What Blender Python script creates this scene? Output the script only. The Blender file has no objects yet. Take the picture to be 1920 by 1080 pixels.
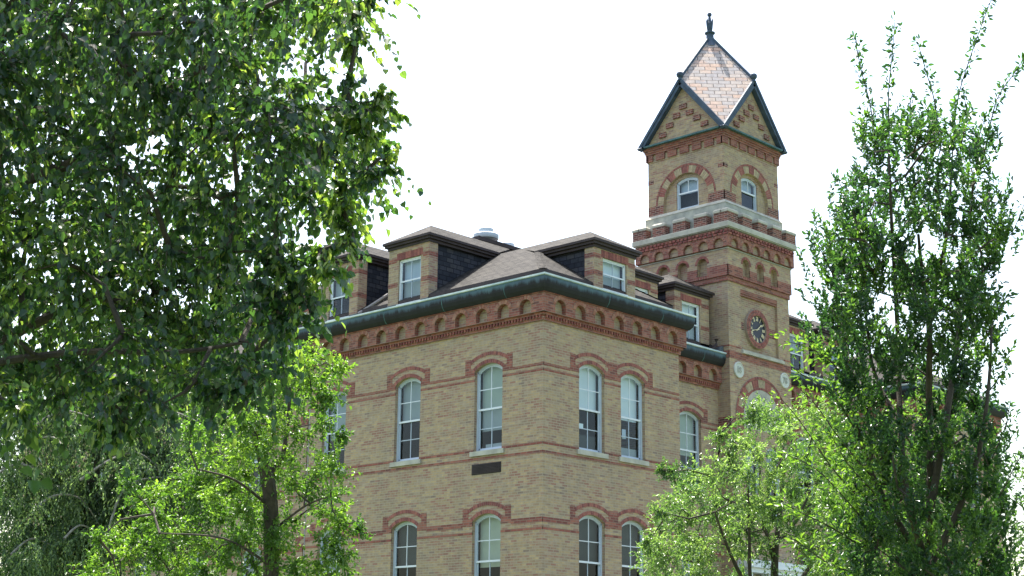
import bpy, math, random
import numpy as np
from mathutils import Vector, Matrix
random.seed(7); rng = np.random.default_rng(11)
S = bpy.context.scene; COL = S.collection
PI = math.pi
# ------------------------------------------------------------------ camera frame (metres; origin = near corner of the brick wing at ground level)
CAM = np.array([-29.6344, -26.8663, 1.6])
CR = np.array([0.68469, -0.72875, 0.01094]); CU = np.array([-0.18864, -0.1627, 0.96847]); CF = np.array([0.704, 0.66517, 0.24888])
FPX = 2962.7
def at(px, py, dist):            # a point of the place, measured off the photograph, at a chosen distance
    return CAM + dist * (CR * (px - 960) / FPX - CU * (py - 540) / FPX + CF)
# ------------------------------------------------------------------ materials
def mat(name):
    m = bpy.data.materials.new(name); m.use_nodes = True
    nt = m.node_tree; b = nt.nodes['Principled BSDF']
    return m, nt, b
def N(nt, t, **k):
    n = nt.nodes.new(t)
    for a, v in k.items():
        if a.startswith('i_'): n.inputs[a[2:].replace('_', ' ')].default_value = v
        else: setattr(n, a, v)
    return n
def ramp(nt, stops, interp='LINEAR'):
    r = nt.nodes.new('ShaderNodeValToRGB'); cr = r.color_ramp; cr.interpolation = interp
    while len(cr.elements) < len(stops): cr.elements.new(.5)
    for e, (p, c) in zip(cr.elements, stops): e.position = p; e.color = (*c, 1)
    return r
def mix(nt, fac, a, b, mode='MIX'):
    m = nt.nodes.new('ShaderNodeMix'); m.data_type = 'RGBA'; m.blend_type = mode
    for s, v in ((0, fac), (6, a), (7, b)):
        if hasattr(v, 'is_output'): nt.links.new(v, m.inputs[s])
        elif s == 0: m.inputs[0].default_value = v
        else: m.inputs[s].default_value = (*v, 1)
    return m.outputs[2]
def noise(nt, scale, detail=4, rough=.6, vec=None):
    n = N(nt, 'ShaderNodeTexNoise'); n.inputs['Scale'].default_value = scale; n.inputs['Detail'].default_value = detail; n.inputs['Roughness'].default_value = rough
    if vec is not None: nt.links.new(vec, n.inputs['Vector'])
    return n.outputs['Fac']
def mrange(nt, v, a, b, c=0., d=1.):
    m = N(nt, 'ShaderNodeMapRange'); nt.links.new(v, m.inputs[0])
    for i, x in zip((1, 2, 3, 4), (a, b, c, d)): m.inputs[i].default_value = x
    return m.outputs[0]
def brickmat(name, stops, mortar, bw=.215, rh=.0677, ms=.011, patch=None, stain=(.16, .14, .12), rough=.9, bump=.35, stainamt=.5):
    m, nt, b = mat(name)
    uv = N(nt, 'ShaderNodeUVMap'); L = nt.links
    br = N(nt, 'ShaderNodeTexBrick'); L.new(uv.outputs[0], br.inputs['Vector'])
    br.inputs['Color1'].default_value = (0, 0, 0, 1); br.inputs['Color2'].default_value = (1, 1, 1, 1); br.inputs['Mortar'].default_value = (.5, .5, .5, 1)
    for k, v in (('Scale', 1), ('Mortar Size', ms), ('Mortar Smooth', .2), ('Bias', 0), ('Brick Width', bw), ('Row Height', rh)): br.inputs[k].default_value = v
    sep = N(nt, 'ShaderNodeSeparateColor'); L.new(br.outputs['Color'], sep.inputs[0])
    rp = ramp(nt, stops, 'CONSTANT'); L.new(sep.outputs[0], rp.inputs[0])
    col = rp.outputs[0]
    if patch:
        geo = N(nt, 'ShaderNodeTexCoord')
        st = N(nt, 'ShaderNodeMapping'); st.inputs['Scale'].default_value = (1, 1, 3.2); L.new(geo.outputs['Object'], st.inputs[0])
        p1 = mrange(nt, noise(nt, .75, 5, .7, st.outputs[0]), .49, .62)
        pr_ = N(nt, 'ShaderNodeMath', operation='GREATER_THAN'); L.new(sep.outputs[0], pr_.inputs[0]); pr_.inputs[1].default_value = .38
        mu = N(nt, 'ShaderNodeMath', operation='MULTIPLY'); L.new(p1, mu.inputs[0]); L.new(pr_.outputs[0], mu.inputs[1])
        col = mix(nt, mu.outputs[0], col, patch)
    # soot and weather, in streaky patches that belong to the masonry
    g2 = N(nt, 'ShaderNodeTexCoord'); mp = N(nt, 'ShaderNodeMapping'); mp.inputs['Scale'].default_value = (1, 1, .45); L.new(g2.outputs['Object'], mp.inputs[0])
    w = mrange(nt, noise(nt, .75, 6, .72, mp.outputs[0]), .5, .72, 0, stainamt)
    col = mix(nt, w, col, stain)
    if patch:
        st2 = N(nt, 'ShaderNodeMapping'); st2.inputs['Scale'].default_value = (1, 1, .12); L.new(g2.outputs['Object'], st2.inputs[0])
        col = mix(nt, mrange(nt, noise(nt, 2.6, 5, .75, st2.outputs[0]), .54, .76, 0, .5), col, stain)
    fine = mrange(nt, noise(nt, 9, 3, .6, g2.outputs['Object']), .3, .7, .84, 1.16)
    vm = N(nt, 'ShaderNodeVectorMath', operation='SCALE'); L.new(col, vm.inputs[0]); L.new(fine, vm.inputs['Scale']); col = vm.outputs[0]
    col = mix(nt, br.outputs['Fac'], col, mortar)
    L.new(col, b.inputs['Base Color']); b.inputs['Roughness'].default_value = rough; b.inputs['Specular IOR Level'].default_value = .12
    bp = N(nt, 'ShaderNodeBump'); bp.inputs['Strength'].default_value = bump; bp.inputs['Distance'].default_value = .01; bp.invert = True
    L.new(br.outputs['Fac'], bp.inputs['Height']); L.new(bp.outputs[0], b.inputs['Normal'])
    return m
M = {}
M['buff'] = brickmat('buff_brick', [(0, (.395, .278, .165)), (.14, (.44, .315, .18)), (.3, (.355, .245, .155)), (.42, (.405, .305, .205)), (.55, (.33, .24, .165)), (.66, (.46, .335, .19)), (.8, (.37, .225, .155)), (.86, (.345, .19, .135)), (.90, (.39, .28, .19)), (.975, (.27, .195, .15))],
                    (.39, .325, .24), ms=.009, patch=(.33, .175, .125), stain=(.20, .165, .135), stainamt=.6)
M['red'] = brickmat('red_brick', [(0, (.31, .110, .082)), (.2, (.25, .085, .068)), (.4, (.35, .140, .098)), (.6, (.22, .080, .066)), (.8, (.32, .135, .102)), (.92, (.17, .075, .065))],
                   (.27, .18, .14), ms=.009, stain=(.09, .055, .045), stainamt=.5)
M['dredge'] = brickmat('old_red_brick', [(0, (.23, .07, .055)), (.25, (.16, .052, .045)), (.5, (.26, .095, .070)), (.75, (.11, .048, .045))], (.34, .26, .21), ms=.010, stain=(.09, .06, .055), stainamt=.55)
def tonemat(name, stops, rough=.9):
    m, nt, b = mat(name); a = N(nt, 'ShaderNodeAttribute'); a.attribute_name = 'tone'
    rp = ramp(nt, stops); nt.links.new(a.outputs['Fac'], rp.inputs[0])
    g = N(nt, 'ShaderNodeTexCoord'); f = mrange(nt, noise(nt, 14, 3, .6, g.outputs['Object']), .3, .7, .8, 1.2)
    vm = N(nt, 'ShaderNodeVectorMath', operation='SCALE'); nt.links.new(rp.outputs[0], vm.inputs[0]); nt.links.new(f, vm.inputs['Scale'])
    nt.links.new(vm.outputs[0], b.inputs['Base Color']); b.inputs['Roughness'].default_value = rough
    return m
M['redv'] = tonemat('red_voussoir', [(0, (.18, .056, .050)), (.5, (.27, .084, .068)), (1, (.34, .125, .09))])
M['orangev'] = tonemat('orange_voussoir', [(0, (.23, .08, .055)), (.5, (.31, .125, .08)), (1, (.37, .19, .13))])
M['buffv'] = tonemat('buff_voussoir', [(0, (.32, .25, .16)), (1, (.46, .36, .22))])
def plain(name, c, rough=.8, metal=0., var=.12, sc=3., c2=None, spec=.5, bump=0.):
    m, nt, b = mat(name); g = N(nt, 'ShaderNodeTexCoord')
    v = noise(nt, sc, 6, .65, g.outputs['Object'])
    c2 = c2 or tuple(x * (1 - 2 * var) for x in c)
    rp = ramp(nt, [(.35, c2), (.65, c)]); nt.links.new(v, rp.inputs[0]); nt.links.new(rp.outputs[0], b.inputs['Base Color'])
    b.inputs['Roughness'].default_value = rough; b.inputs['Metallic'].default_value = metal; b.inputs['Specular IOR Level'].default_value = spec
    if bump:
        bp = N(nt, 'ShaderNodeBump'); bp.inputs['Strength'].default_value = bump; bp.inputs['Distance'].default_value = .02
        nt.links.new(noise(nt, sc * 6, 4, .6, g.outputs['Object']), bp.inputs['Height']); nt.links.new(bp.outputs[0], b.inputs['Normal'])
    return m
M['mortar'] = plain('mortar', (.36, .28, .22), .95)
M['stone'] = plain('limestone', (.52, .49, .40), .85, var=.16, sc=2.2, bump=.2)
M['stonedark'] = plain('weathered_limestone', (.45, .44, .37), .9, c2=(.28, .28, .25), sc=2.6, bump=.2)
M['carve'] = plain('carved_recess', (.27, .26, .22), .9)
M['medal'] = plain('medallion_stone', (.62, .62, .55), .8, var=.1)
M['frame'] = plain('window_paint', (.52, .58, .65), .45, var=.04)
M['white'] = plain('white_paint', (.74, .77, .80), .45, var=.04)
M['fascia'] = plain('brown_painted_trim', (.065, .048, .047), .55, var=.15, spec=.15)
M['cheek'] = brickmat('dark_slate_hanging', [(0, (.035, .037, .045)), (.3, (.05, .05, .06)), (.6, (.028, .03, .038)), (.8, (.06, .058, .062))], (.015, .015, .02), bw=.28, rh=.14, ms=.012, rough=.75, bump=.6, stainamt=0.)
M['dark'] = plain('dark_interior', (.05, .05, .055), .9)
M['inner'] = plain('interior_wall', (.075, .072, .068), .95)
M['vent'] = plain('galvanised_vent', (.50, .55, .61), .6, metal=.0, var=.06)
M['flash'] = plain('lead_flashing', (.12, .135, .155), .5, spec=.2, c2=(.07, .075, .085), sc=5)
M['grille'] = plain('dark_grille', (.045, .032, .032), .7)
M['pipe'] = plain('pipe_paint', (.30, .27, .26), .5)
M['black'] = plain('clock_face_black', (.018, .022, .035), .5)
M['gold'] = plain('gilding', (.74, .62, .38), .45, var=.1)
M['bark'] = plain('bark', (.085, .066, .050), .9, c2=(.035, .028, .022), sc=9, bump=.5)
M['barkgrey'] = plain('grey_bark', (.12, .105, .088), .9, c2=(.055, .048, .04), sc=9, bump=.5)
M['barkpale'] = plain('pale_bark', (.34, .32, .27), .9, c2=(.18, .165, .14), sc=9, bump=.5)
M['grass'] = plain('lawn', (.07, .11, .03), .9, c2=(.045, .075, .02), sc=.6)
M['path'] = plain('concrete_path', (.38, .37, .34), .9, sc=1.5)
M['road'] = plain('asphalt', (.055, .055, .058), .9, sc=4)
M['shingle'] = brickmat('asphalt_shingle', [(0, (.040, .037, .034)), (.2, (.052, .048, .043)), (.45, (.028, .026, .025)), (.65, (.044, .041, .037)), (.85, (.060, .055, .049))], (.008, .008, .008), bw=.3, rh=.13, ms=.014, rough=.85, bump=.7, stain=(.04, .036, .034), stainamt=.4)
M['slate'] = brickmat('roof_slate', [(0, (.42, .35, .315)), (.25, (.37, .325, .31)), (.5, (.46, .36, .30)), (.75, (.34, .305, .305)), (.9, (.48, .34, .265))], (.09, .075, .07), bw=.40, rh=.19, ms=.013, rough=.6, bump=.6, patch=(.47, .31, .24), stain=(.38, .355, .345), stainamt=.3)
# copper gutter: green patina with painted sky reflection above a ragged line, brown below
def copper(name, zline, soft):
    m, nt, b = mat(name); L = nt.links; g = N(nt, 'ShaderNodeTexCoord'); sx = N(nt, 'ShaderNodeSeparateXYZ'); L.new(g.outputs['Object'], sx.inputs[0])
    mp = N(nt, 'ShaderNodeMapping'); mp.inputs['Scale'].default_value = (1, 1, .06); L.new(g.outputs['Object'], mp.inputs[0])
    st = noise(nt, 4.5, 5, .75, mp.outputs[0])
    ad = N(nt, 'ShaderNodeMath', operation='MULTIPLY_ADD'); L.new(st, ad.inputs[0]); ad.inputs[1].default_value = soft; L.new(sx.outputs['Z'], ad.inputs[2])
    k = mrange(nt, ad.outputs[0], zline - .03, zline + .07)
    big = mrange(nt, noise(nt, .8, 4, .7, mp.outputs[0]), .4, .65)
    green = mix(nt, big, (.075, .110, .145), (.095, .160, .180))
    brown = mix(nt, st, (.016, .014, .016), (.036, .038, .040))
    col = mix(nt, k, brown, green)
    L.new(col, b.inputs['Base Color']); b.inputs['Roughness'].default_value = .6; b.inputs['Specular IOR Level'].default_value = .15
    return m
M['copper'] = copper('sky_tinted_copper_patina', 12.17, .34)
M['verdigris'] = plain('verdigris_copper', (.09, .19, .19), .6, c2=(.04, .08, .09), sc=4, spec=.2)
M['lip'] = plain('sunlit_gutter_lip', (.80, .82, .78), .6, c2=(.36, .46, .47), sc=1.2)  # pale colour paints in the sunlight catching the gutter edge
M['bluecop'] = plain('blue_grey_copper', (.075, .11, .155), .6, c2=(.045, .06, .09), sc=4, spec=.2)
# glass
def glassmat():
    m, nt, b = mat('window_glass'); L = nt.links; nt.nodes.remove(b); out = nt.nodes['Material Output']
    tr = N(nt, 'ShaderNodeBsdfTransparent'); tr.inputs[0].default_value = (.82, .87, .88, 1)
    gl = N(nt, 'ShaderNodeBsdfGlossy'); gl.inputs['Roughness'].default_value = .03; gl.inputs[0].default_value = (.9, .95, 1, 1)
    fr = N(nt, 'ShaderNodeLayerWeight'); fr.inputs['Blend'].default_value = .5
    pw = N(nt, 'ShaderNodeMath', operation='POWER'); L.new(fr.outputs['Facing'], pw.inputs[0]); pw.inputs[1].default_value = 4.
    g = N(nt, 'ShaderNodeTexCoord'); bp = N(nt, 'ShaderNodeBump'); bp.inputs['Strength'].default_value = .12; bp.inputs['Distance'].default_value = .02
    L.new(noise(nt, 1.6, 2, .5, g.outputs['Object']), bp.inputs['Height']); L.new(bp.outputs[0], gl.inputs['Normal'])
    mu = N(nt, 'ShaderNodeMath', operation='MULTIPLY_ADD'); L.new(pw.outputs[0], mu.inputs[0]); mu.inputs[1].default_value = .8; mu.inputs[2].default_value = .03
    mx = N(nt, 'ShaderNodeMixShader'); L.new(mu.outputs[0], mx.inputs[0]); L.new(tr.outputs[0], mx.inputs[1]); L.new(gl.outputs[0], mx.inputs[2]); L.new(mx.outputs[0], out.inputs[0])
    return m
M['glass'] = glassmat()
for k, c in dict(blind_green=(.44, .50, .42), blind_pale=(.80, .86, .88), blind_grey=(.36, .40, .40), blind_cream=(.52, .54, .42), blind_dim=(.055, .062, .058), blind_blue=(.50, .57, .66)).items():
    M[k] = plain(k, c, .9, var=.04, sc=1.5)
def leafmat(name, stops, trans, rough=.42, tw=.5, spec=.5):
    m, nt, b = mat(name); L = nt.links; out = nt.nodes['Material Output']
    a = N(nt, 'ShaderNodeAttribute'); a.attribute_name = 'tone'; rp = ramp(nt, stops); L.new(a.outputs['Fac'], rp.inputs[0])
    L.new(rp.outputs[0], b.inputs['Base Color']); b.inputs['Roughness'].default_value = rough; b.inputs['Specular IOR Level'].default_value = spec
    t = N(nt, 'ShaderNodeBsdfTranslucent'); tc = mix(nt, 1., rp.outputs[0], trans, 'MULTIPLY'); L.new(tc, t.inputs[0])
    mx = N(nt, 'ShaderNodeMixShader'); mx.inputs[0].default_value = tw; L.new(b.outputs[0], mx.inputs[1]); L.new(t.outputs[0], mx.inputs[2]); L.new(mx.outputs[0], out.inputs[0])
    return m
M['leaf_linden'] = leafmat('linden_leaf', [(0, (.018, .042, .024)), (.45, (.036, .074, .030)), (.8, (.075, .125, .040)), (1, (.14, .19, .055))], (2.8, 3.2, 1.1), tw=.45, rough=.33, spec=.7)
M['bract'] = leafmat('linden_bract', [(0, (.16, .21, .06)), (1, (.32, .36, .12))], (1.8, 2.0, .9), tw=.45)
M['leaf_bright'] = leafmat('bright_leaf', [(0, (.045, .098, .022)), (.5, (.076, .142, .030)), (1, (.15, .225, .05))], (2.3, 2.6, .9), tw=.43)
M['leaf_weep'] = leafmat('weeping_leaf', [(0, (.034, .064, .038)), (.6, (.075, .12, .058)), (1, (.19, .24, .12))], (1.8, 2.2, 1.1), tw=.42, rough=.33)
M['leaf_pear'] = leafmat('pear_leaf', [(0, (.018, .044, .024)), (.6, (.032, .070, .030)), (1, (.085, .14, .040))], (2.5, 3.1, 1.), tw=.38, rough=.32)
M['leaf_fine'] = leafmat('fine_leaf', [(0, (.052, .104, .038)), (.5, (.095, .162, .055)), (1, (.22, .29, .12))], (1.8, 2.1, .9), tw=.42, rough=.3, spec=.7)
# ------------------------------------------------------------------ mesh builder
class MB:
    def __init__(s): s.v = []; s.f = []; s.m = []; s.t = []; s.mats = []
    def mi(s, k):
        if k not in s.mats: s.mats.append(k)
        return s.mats.index(k)
    def face(s, pts, k, tone=.5):
        i = len(s.v); s.v += [tuple(map(float, p)) for p in pts]; s.f.append(tuple(range(i, i + len(pts)))); s.m.append(s.mi(k)); s.t.append(tone)
    def box8(s, P, k, tone=.5):      # P = 8 corners: 4 of one end, 4 of the other
        for q in ((0, 3, 2, 1), (4, 5, 6, 7), (0, 1, 5, 4), (1, 2, 6, 5), (2, 3, 7, 6), (3, 0, 4, 7)): s.face([P[j] for j in q], k, tone)
    def box(s, a, b, k, tone=.5):
        x0, y0, z0 = a; x1, y1, z1 = b
        s.box8([(x0, y0, z0), (x1, y0, z0), (x1, y1, z0), (x0, y1, z0), (x0, y0, z1), (x1, y0, z1), (x1, y1, z1), (x0, y1, z1)], k, tone)
    def prism(s, poly, vec, k, tone=.5):
        q = [tuple(p[i] + vec[i] for i in range(3)) for p in poly]; n = len(poly)
        s.face(poly[::-1], k, tone); s.face(q, k, tone)
        for i in range(n): s.face([poly[i], poly[(i + 1) % n], q[(i + 1) % n], q[i]], k, tone)
    def tube(s, path, rad, k, n=8, cap=True, tone=.5):
        path = [Vector(p) for p in path]; rings = []
        for i, p in enumerate(path):
            d = (path[min(i + 1, len(path) - 1)] - path[max(i - 1, 0)]).normalized()
            a = d.cross(Vector((0, 0, 1)) if abs(d.z) < .9 else Vector((1, 0, 0))).normalized(); b = d.cross(a)
            r = rad[i] if hasattr(rad, '__len__') else rad
            rings.append([p + (a * math.cos(2 * PI * j / n) + b * math.sin(2 * PI * j / n)) * r for j in range(n)])
        for A, B in zip(rings, rings[1:]):
            for j in range(n): s.face([A[j], A[(j + 1) % n], B[(j + 1) % n], B[j]], k, tone)
        if cap: s.face(rings[0][::-1], k, tone); s.face(rings[-1], k, tone)
    def lathe(s, c, prof, k, n=20):
        R = [[(c[0] + r * math.cos(2 * PI * j / n), c[1] + r * math.sin(2 * PI * j / n), c[2] + z) for j in range(n)] for r, z in prof]
        for A, B in zip(R, R[1:]):
            for j in range(n): s.face([A[j], A[(j + 1) % n], B[(j + 1) % n], B[j]], k)
    def build(s, name, parent=None, smooth=False):
        me = bpy.data.meshes.new(name); me.from_pydata(s.v, [], s.f)
        for k in s.mats: me.materials.append(M[k])
        me.polygons.foreach_set('material_index', s.m)
        at_ = me.attributes.new('tone', 'FLOAT', 'FACE'); at_.data.foreach_set('value', s.t)
        uv = me.uv_layers.new(name='UVMap'); buf = []
        for f in s.f:
            P = [Vector(s.v[i]) for i in f]; n = Vector((0, 0, 0))
            for i in range(len(P)):
                a, b = P[i], P[(i + 1) % len(P)]; n += Vector(((a.y - b.y) * (a.z + b.z), (a.z - b.z) * (a.x + b.x), (a.x - b.x) * (a.y + b.y)))
            if n.length < 1e-12: n = Vector((0, 0, 1))
            n.normalize()
            u = Vector((0, 0, 1)).cross(n)
            if u.length < .02: u = Vector((1, 0, 0))
            u.normalize()
            if u.x + u.y * 1.001 < 0: u = -u
            w = u.cross(n)
            if w.z < 0: w = -w
            for p in P: buf += [p.dot(u), p.dot(w)]
        uv.data.foreach_set('uv', buf)
        me.validate(); me.update()
        o = bpy.data.objects.new(name, me); COL.objects.link(o)
        if parent: o.parent = parent
        if smooth: me.shade_smooth()
        return o
def tag(o, label=None, cat=None, group=None, kind=None):
    for k, v in (('label', label), ('category', cat), ('group', group), ('kind', kind)):
        if v: o[k] = v
    return o
def empty(name, loc, label, cat, group=None):
    o = bpy.data.objects.new(name, None); COL.objects.link(o); o.location = loc; o.empty_display_size = .3
    return tag(o, label, cat, group)
def keep(o, parent):   # parent without moving the world-space mesh
    o.parent = parent; o.matrix_parent_inverse = Matrix.Translation(-parent.location) if parent.type == 'EMPTY' else Matrix.Identity(4)
    return o
class Fr:              # facade frame: along u, up z, outwards w
    def __init__(s, o, u, n): s.o = o; s.u = u; s.n = n
    def __call__(s, u, z, w=0.): return (s.o[0] + s.u[0] * u + s.n[0] * w, s.o[1] + s.u[1] * u + s.n[1] * w, z)
def fbox(mb, F, u0, u1, z0, z1, w0, w1, k, tone=.5):
    mb.box8([F(u0, z0, w0), F(u1, z0, w0), F(u1, z0, w1), F(u0, z0, w1), F(u0, z1, w0), F(u1, z1, w0), F(u1, z1, w1), F(u0, z1, w1)], k, tone)
def arcpts(u0, u1, zs, zc, n=12):
    if zc - zs < 1e-4: return [(u0, zs), (u1, zs)]
    w = (u1 - u0) / 2; r = zc - zs; R = (w * w + r * r) / (2 * r); um = (u0 + u1) / 2; c = zc - R
    a0 = math.asin(min(1, w / R)); a0 = a0 if r <= R else PI - a0
    return [(um + R * math.sin(a0 * (2 * i / n - 1)), c + R * math.cos(a0 * (2 * i / n - 1))) for i in range(n + 1)]
def wall(mb, F, u0, u1, z0, z1, ops, w=0., depth=.13, k='buff', kr=None, back=None):
    """a facade sheet with real openings (u0,u1,sill,spring,crown) and their reveals"""
    kr = kr or k; cols = {}
    for o in ops: cols.setdefault((round(o[0], 3), round(o[1], 3)), []).append(o)
    x = u0
    def q(a, b, c, d):
        if b - a > 1e-4 and d - c > 1e-4: mb.face([F(a, c, w), F(b, c, w), F(b, d, w), F(a, d, w)], k)
    for (a, b) in sorted(cols):
        q(x, a, z0, z1); zz = z0
        for (_, _, zb, zs, zc) in sorted(cols[(a, b)], key=lambda t: t[2]):
            q(a, b, zz, zb); A = arcpts(a, b, zs, zc)
            top = zc + .02 if zc > zs else zs
            for (p, r) in zip(A, A[1:]):
                if zc > zs: mb.face([F(p[0], p[1], w), F(r[0], r[1], w), F(r[0], top, w), F(p[0], top, w)], k)
                mb.face([F(p[0], p[1], w), F(r[0], r[1], w), F(r[0], r[1], w - depth), F(p[0], p[1], w - depth)], kr)
            for e in (a, b): mb.face([F(e, zb, w), F(e, zs, w), F(e, zs, w - depth), F(e, zb, w - depth)], kr)
            mb.face([F(a, zb, w), F(b, zb, w), F(b, zb, w - depth), F(a, zb, w - depth)], kr)
            if back: mb.face([F(a, zb, w - depth), F(b, zb, w - depth)] + [F(p[0], p[1], w - depth) for p in A[::-1]], back)
            zz = top
        q(a, b, zz, z1); x = b
    q(x, u1, z0, z1)
def vring(mb, F, uc, zc, r0, r1, a0, a1, bw, w0, w1, k='redv', mortar=True):
    """a ring of separate bricks on edge between angles a0..a1 (0 = up)"""
    rm = (r0 + r1) / 2; n = max(1, round((a1 - a0) * rm / bw)); da = (a1 - a0) / n
    P = lambda r, a, w: F(uc + r * math.sin(a), zc + r * math.cos(a), w)
    if mortar:
        for i in range(n):
            a, b = a0 + i * da, a0 + (i + 1) * da
            mb.face([P(r0, a, w1 - .004), P(r0, b, w1 - .004), P(r1, b, w1 - .004), P(r1, a, w1 - .004)], 'mortar')
            mb.face([P(r0, a, w0), P(r0, b, w0), P(r0, b, w1 - .004), P(r0, a, w1 - .004)], 'mortar')
            mb.face([P(r1, a, w0), P(r1, b, w0), P(r1, b, w1 - .004), P(r1, a, w1 - .004)], 'mortar')
    for i in range(n):
        a, b = a0 + (i + .07) * da, a0 + (i + .93) * da; t = random.random()
        ra, rb = r0 + .002, r1 - .004
        mb.box8([P(ra, a, w0), P(ra, b, w0), P(rb, b, w0), P(rb, a, w0), P(ra, a, w1), P(ra, b, w1), P(rb, b, w1), P(rb, a, w1)], k, t)
def segring(mb, F, u0, u1, zs, zc, th, bw, w1, k='redv'):
    w = (u1 - u0) / 2; r = zc - zs; R = (w * w + r * r) / (2 * r); a = math.asin(min(1, w / R)); a = a if r <= R else PI - a
    vring(mb, F, (u0 + u1) / 2, zc - R, R, R + th, -a, a, bw, w1 - .03, w1, k)
# ------------------------------------------------------------------ windows
def sash_window(parent, F, u0, u1, zb, zs, zc, w, rail, kind, sub=True, name='window', mid=True, sill=True, lower_bar=True):
    """double-hung window in an opening; w = outer plane of the frame (negative = recessed)"""
    A = arcpts(u0, u1, zs, zc, 14); mb = MB(); fw = .055; d0, d1 = w - .09, w
    um = (u0 + u1) / 2
    def inset(pts, t):
        out = []
        for (u, z) in pts:
            du = um - u; out.append((u + math.copysign(min(t, abs(du)), du) * (1 if zc == zs else abs(du) / (u1 - u0) * 2), z - t))
        return out
    B = inset(A, fw) if zc > zs else [(u0 + fw, zs - fw), (u1 - fw, zs - fw)]
    # outer frame head
    for (p, q, r, s_) in zip(A, A[1:], B[1:], B):
        mb.box8([F(*p, d0), F(*q, d0), F(*r, d0), F(*s_, d0), F(*p, d1), F(*q, d1), F(*r, d1), F(*s_, d1)], 'frame')
    zj = B[0][1]
    fbox(mb, F, u0, u0 + fw, zb, zs, d0, d1, 'frame'); fbox(mb, F, u1 - fw, u1, zb, zs, d0, d1, 'frame')
    fbox(mb, F, u0 + fw, u1 - fw, zb, zb + .05, d0, d1, 'frame')
    # sashes: upper one proud of the lower
    a, b = u0 + fw, u1 - fw; s = .035
    def head(z_off, ww, t):
        C = [(max(a, min(b, u)), z) for (u, z) in inset(A, fw)] if zc > zs else [(a, zs - fw), (b, zs - fw)]
        D = [(max(a + t, min(b - t, u)), z - t) for (u, z) in C]
        for (p, q, r, s_) in zip(C, C[1:], D[1:], D): mb.box8([F(*p, ww - .03), F(*q, ww - .03), F(*r, ww - .03), F(*s_, ww - .03), F(*p, ww), F(*q, ww), F(*r, ww), F(*s_, ww)], 'frame')
        return C
    C = head(0, w - .015, s); ztop = max(z for _, z in C)
    for (x0, x1) in ((a, a + s), (b - s, b)):
        fbox(mb, F, x0, x1, rail, C[0][1], w - .045, w - .015, 'frame'); fbox(mb, F, x0, x1, zb + .05, rail, w - .08, w - .048, 'frame')
    fbox(mb, F, a, b, rail - .025, rail + .025, w - .047, w - .013, 'white')
    fbox(mb, F, a, b, zb + .05, zb + .10, w - .08, w - .048, 'frame')
    # glazing bars
    g = .011
    zt = ztop - s
    fbox(mb, F, um - g, um + g, rail + .025, zt, w - .04, w - .018, 'white')
    if mid:
        zm = (rail + zt) / 2 - (.03 if zc > zs else 0); fbox(mb, F, a + s, b - s, zm - g, zm + g, w - .038, w - .02, 'white')
    if lower_bar:
        fbox(mb, F, um - g, um + g, zb + .1, rail - .02, w - .072, w - .052, 'frame')
        if mid: zm2 = (zb + .1 + rail) / 2; fbox(mb, F, a + s, b - s, zm2 - g, zm2 + g, w - .07, w - .054, 'frame')
    o = mb.build(name, parent)
    gb = MB(); Q = [(max(a + .01, min(b - .01, u)), z - .01) for (u, z) in C]
    gb.face([F(a + .01, rail, w - .03), F(b - .01, rail, w - .03)] + [F(*p, w - .03) for p in Q[::-1]], 'glass')
    gb.face([F(a + .01, zb + .06, w - .064), F(b - .01, zb + .06, w - .064), F(b - .01, rail, w - .064), F(a + .01, rail, w - .064)], 'glass')
    gb.build('window_pane', o)
    for (ka, f0, f1) in kind:        # blinds: (material, lower z, upper z) as fraction of height
        bl = MB(); H = zc - zb; z0, z1 = zb + f0 * H, zb + f1 * H
        bl.face([F(a, z0, w - .16), F(b, z0, w - .16), F(b, min(z1, zc - .02), w - .16), F(a, min(z1, zc - .02), w - .16)], ka); bl.build('blind', o)
    if sill is True:
        sb = MB(); fbox(sb, F, u0 - .10, u1 + .10, zb - .12, zb + .005, -.10, .055, 'stone'); sb.build('window_sill', o)
    return o
def arch_surround(parent, F, u0, u1, zs, zc, left=.36, right=.36):
    mb = MB(); segring(mb, F, u0, u1, zs, zc, .105, .075, .012)
    segring(mb, F, u0 - .15, u1 + .15, zc + .03, zc + .21, .10, .075, .010)
    zl = zc - .295
    for sgn, on, e in ((-1, left, u0), (1, right, u1)):
        for (x0, x1, z0, z1) in ((e, e + sgn * .15, zl, zs + .075), (e + sgn * .15, e + sgn * on, zl, zc + .17)):
            a, b = min(x0, x1), max(x0, x1); fbox(mb, F, a, b, z0, z1, -.02, .007, 'red')
    return mb.build('window_arch', parent)
# ------------------------------------------------------------------ BRICK BUILDING
B = empty('brick_building', (2.9, 5, 0), 'buff brick college building with red brick arches, copper gutters and brick dormers', 'building')
L_ = Fr((0, 0), (0, 1), (-1, 0)); R_ = Fr((0, 0), (1, 0), (0, -1)); RC = Fr((0, 2.3), (1, 0), (0, -1)); LB = Fr((2.3, 0), (0, 1), (-1, 0))
RW = Fr((0, 0), (1, 0), (0, -1)); XE = 25.1
EN = Fr((5.76, 0), (0, 1), (1, 0)); EW = Fr((19.34, 0), (0, 1), (-1, 0)); EE = Fr((XE, 0), (0, 1), (1, 0)); LN = Fr((0, 9.3), (1, 0), (0, 1))
ZT = 11.72
def ops(us, floors=(3, 2, 1)):
    o = []
    for (a, b) in us:
        for f in floors:
            d = -4. * (3 - f); o.append((a, b, 7.80 + d, 9.97 + d, 10.15 + d))
    return o
UL = [(1.44, 2.47), (4.57, 5.60), (7.70, 8.73)]; UR = [(1.42, 2.46), (3.15, 4.19)]; URC = [(8.72, 9.88)]
w = MB()
wall(w, L_, 0, 9.3, 0, ZT + .4, ops(UL)); wall(w, R_, 0, 5.76, 0, ZT + .4, ops(UR))
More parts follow.
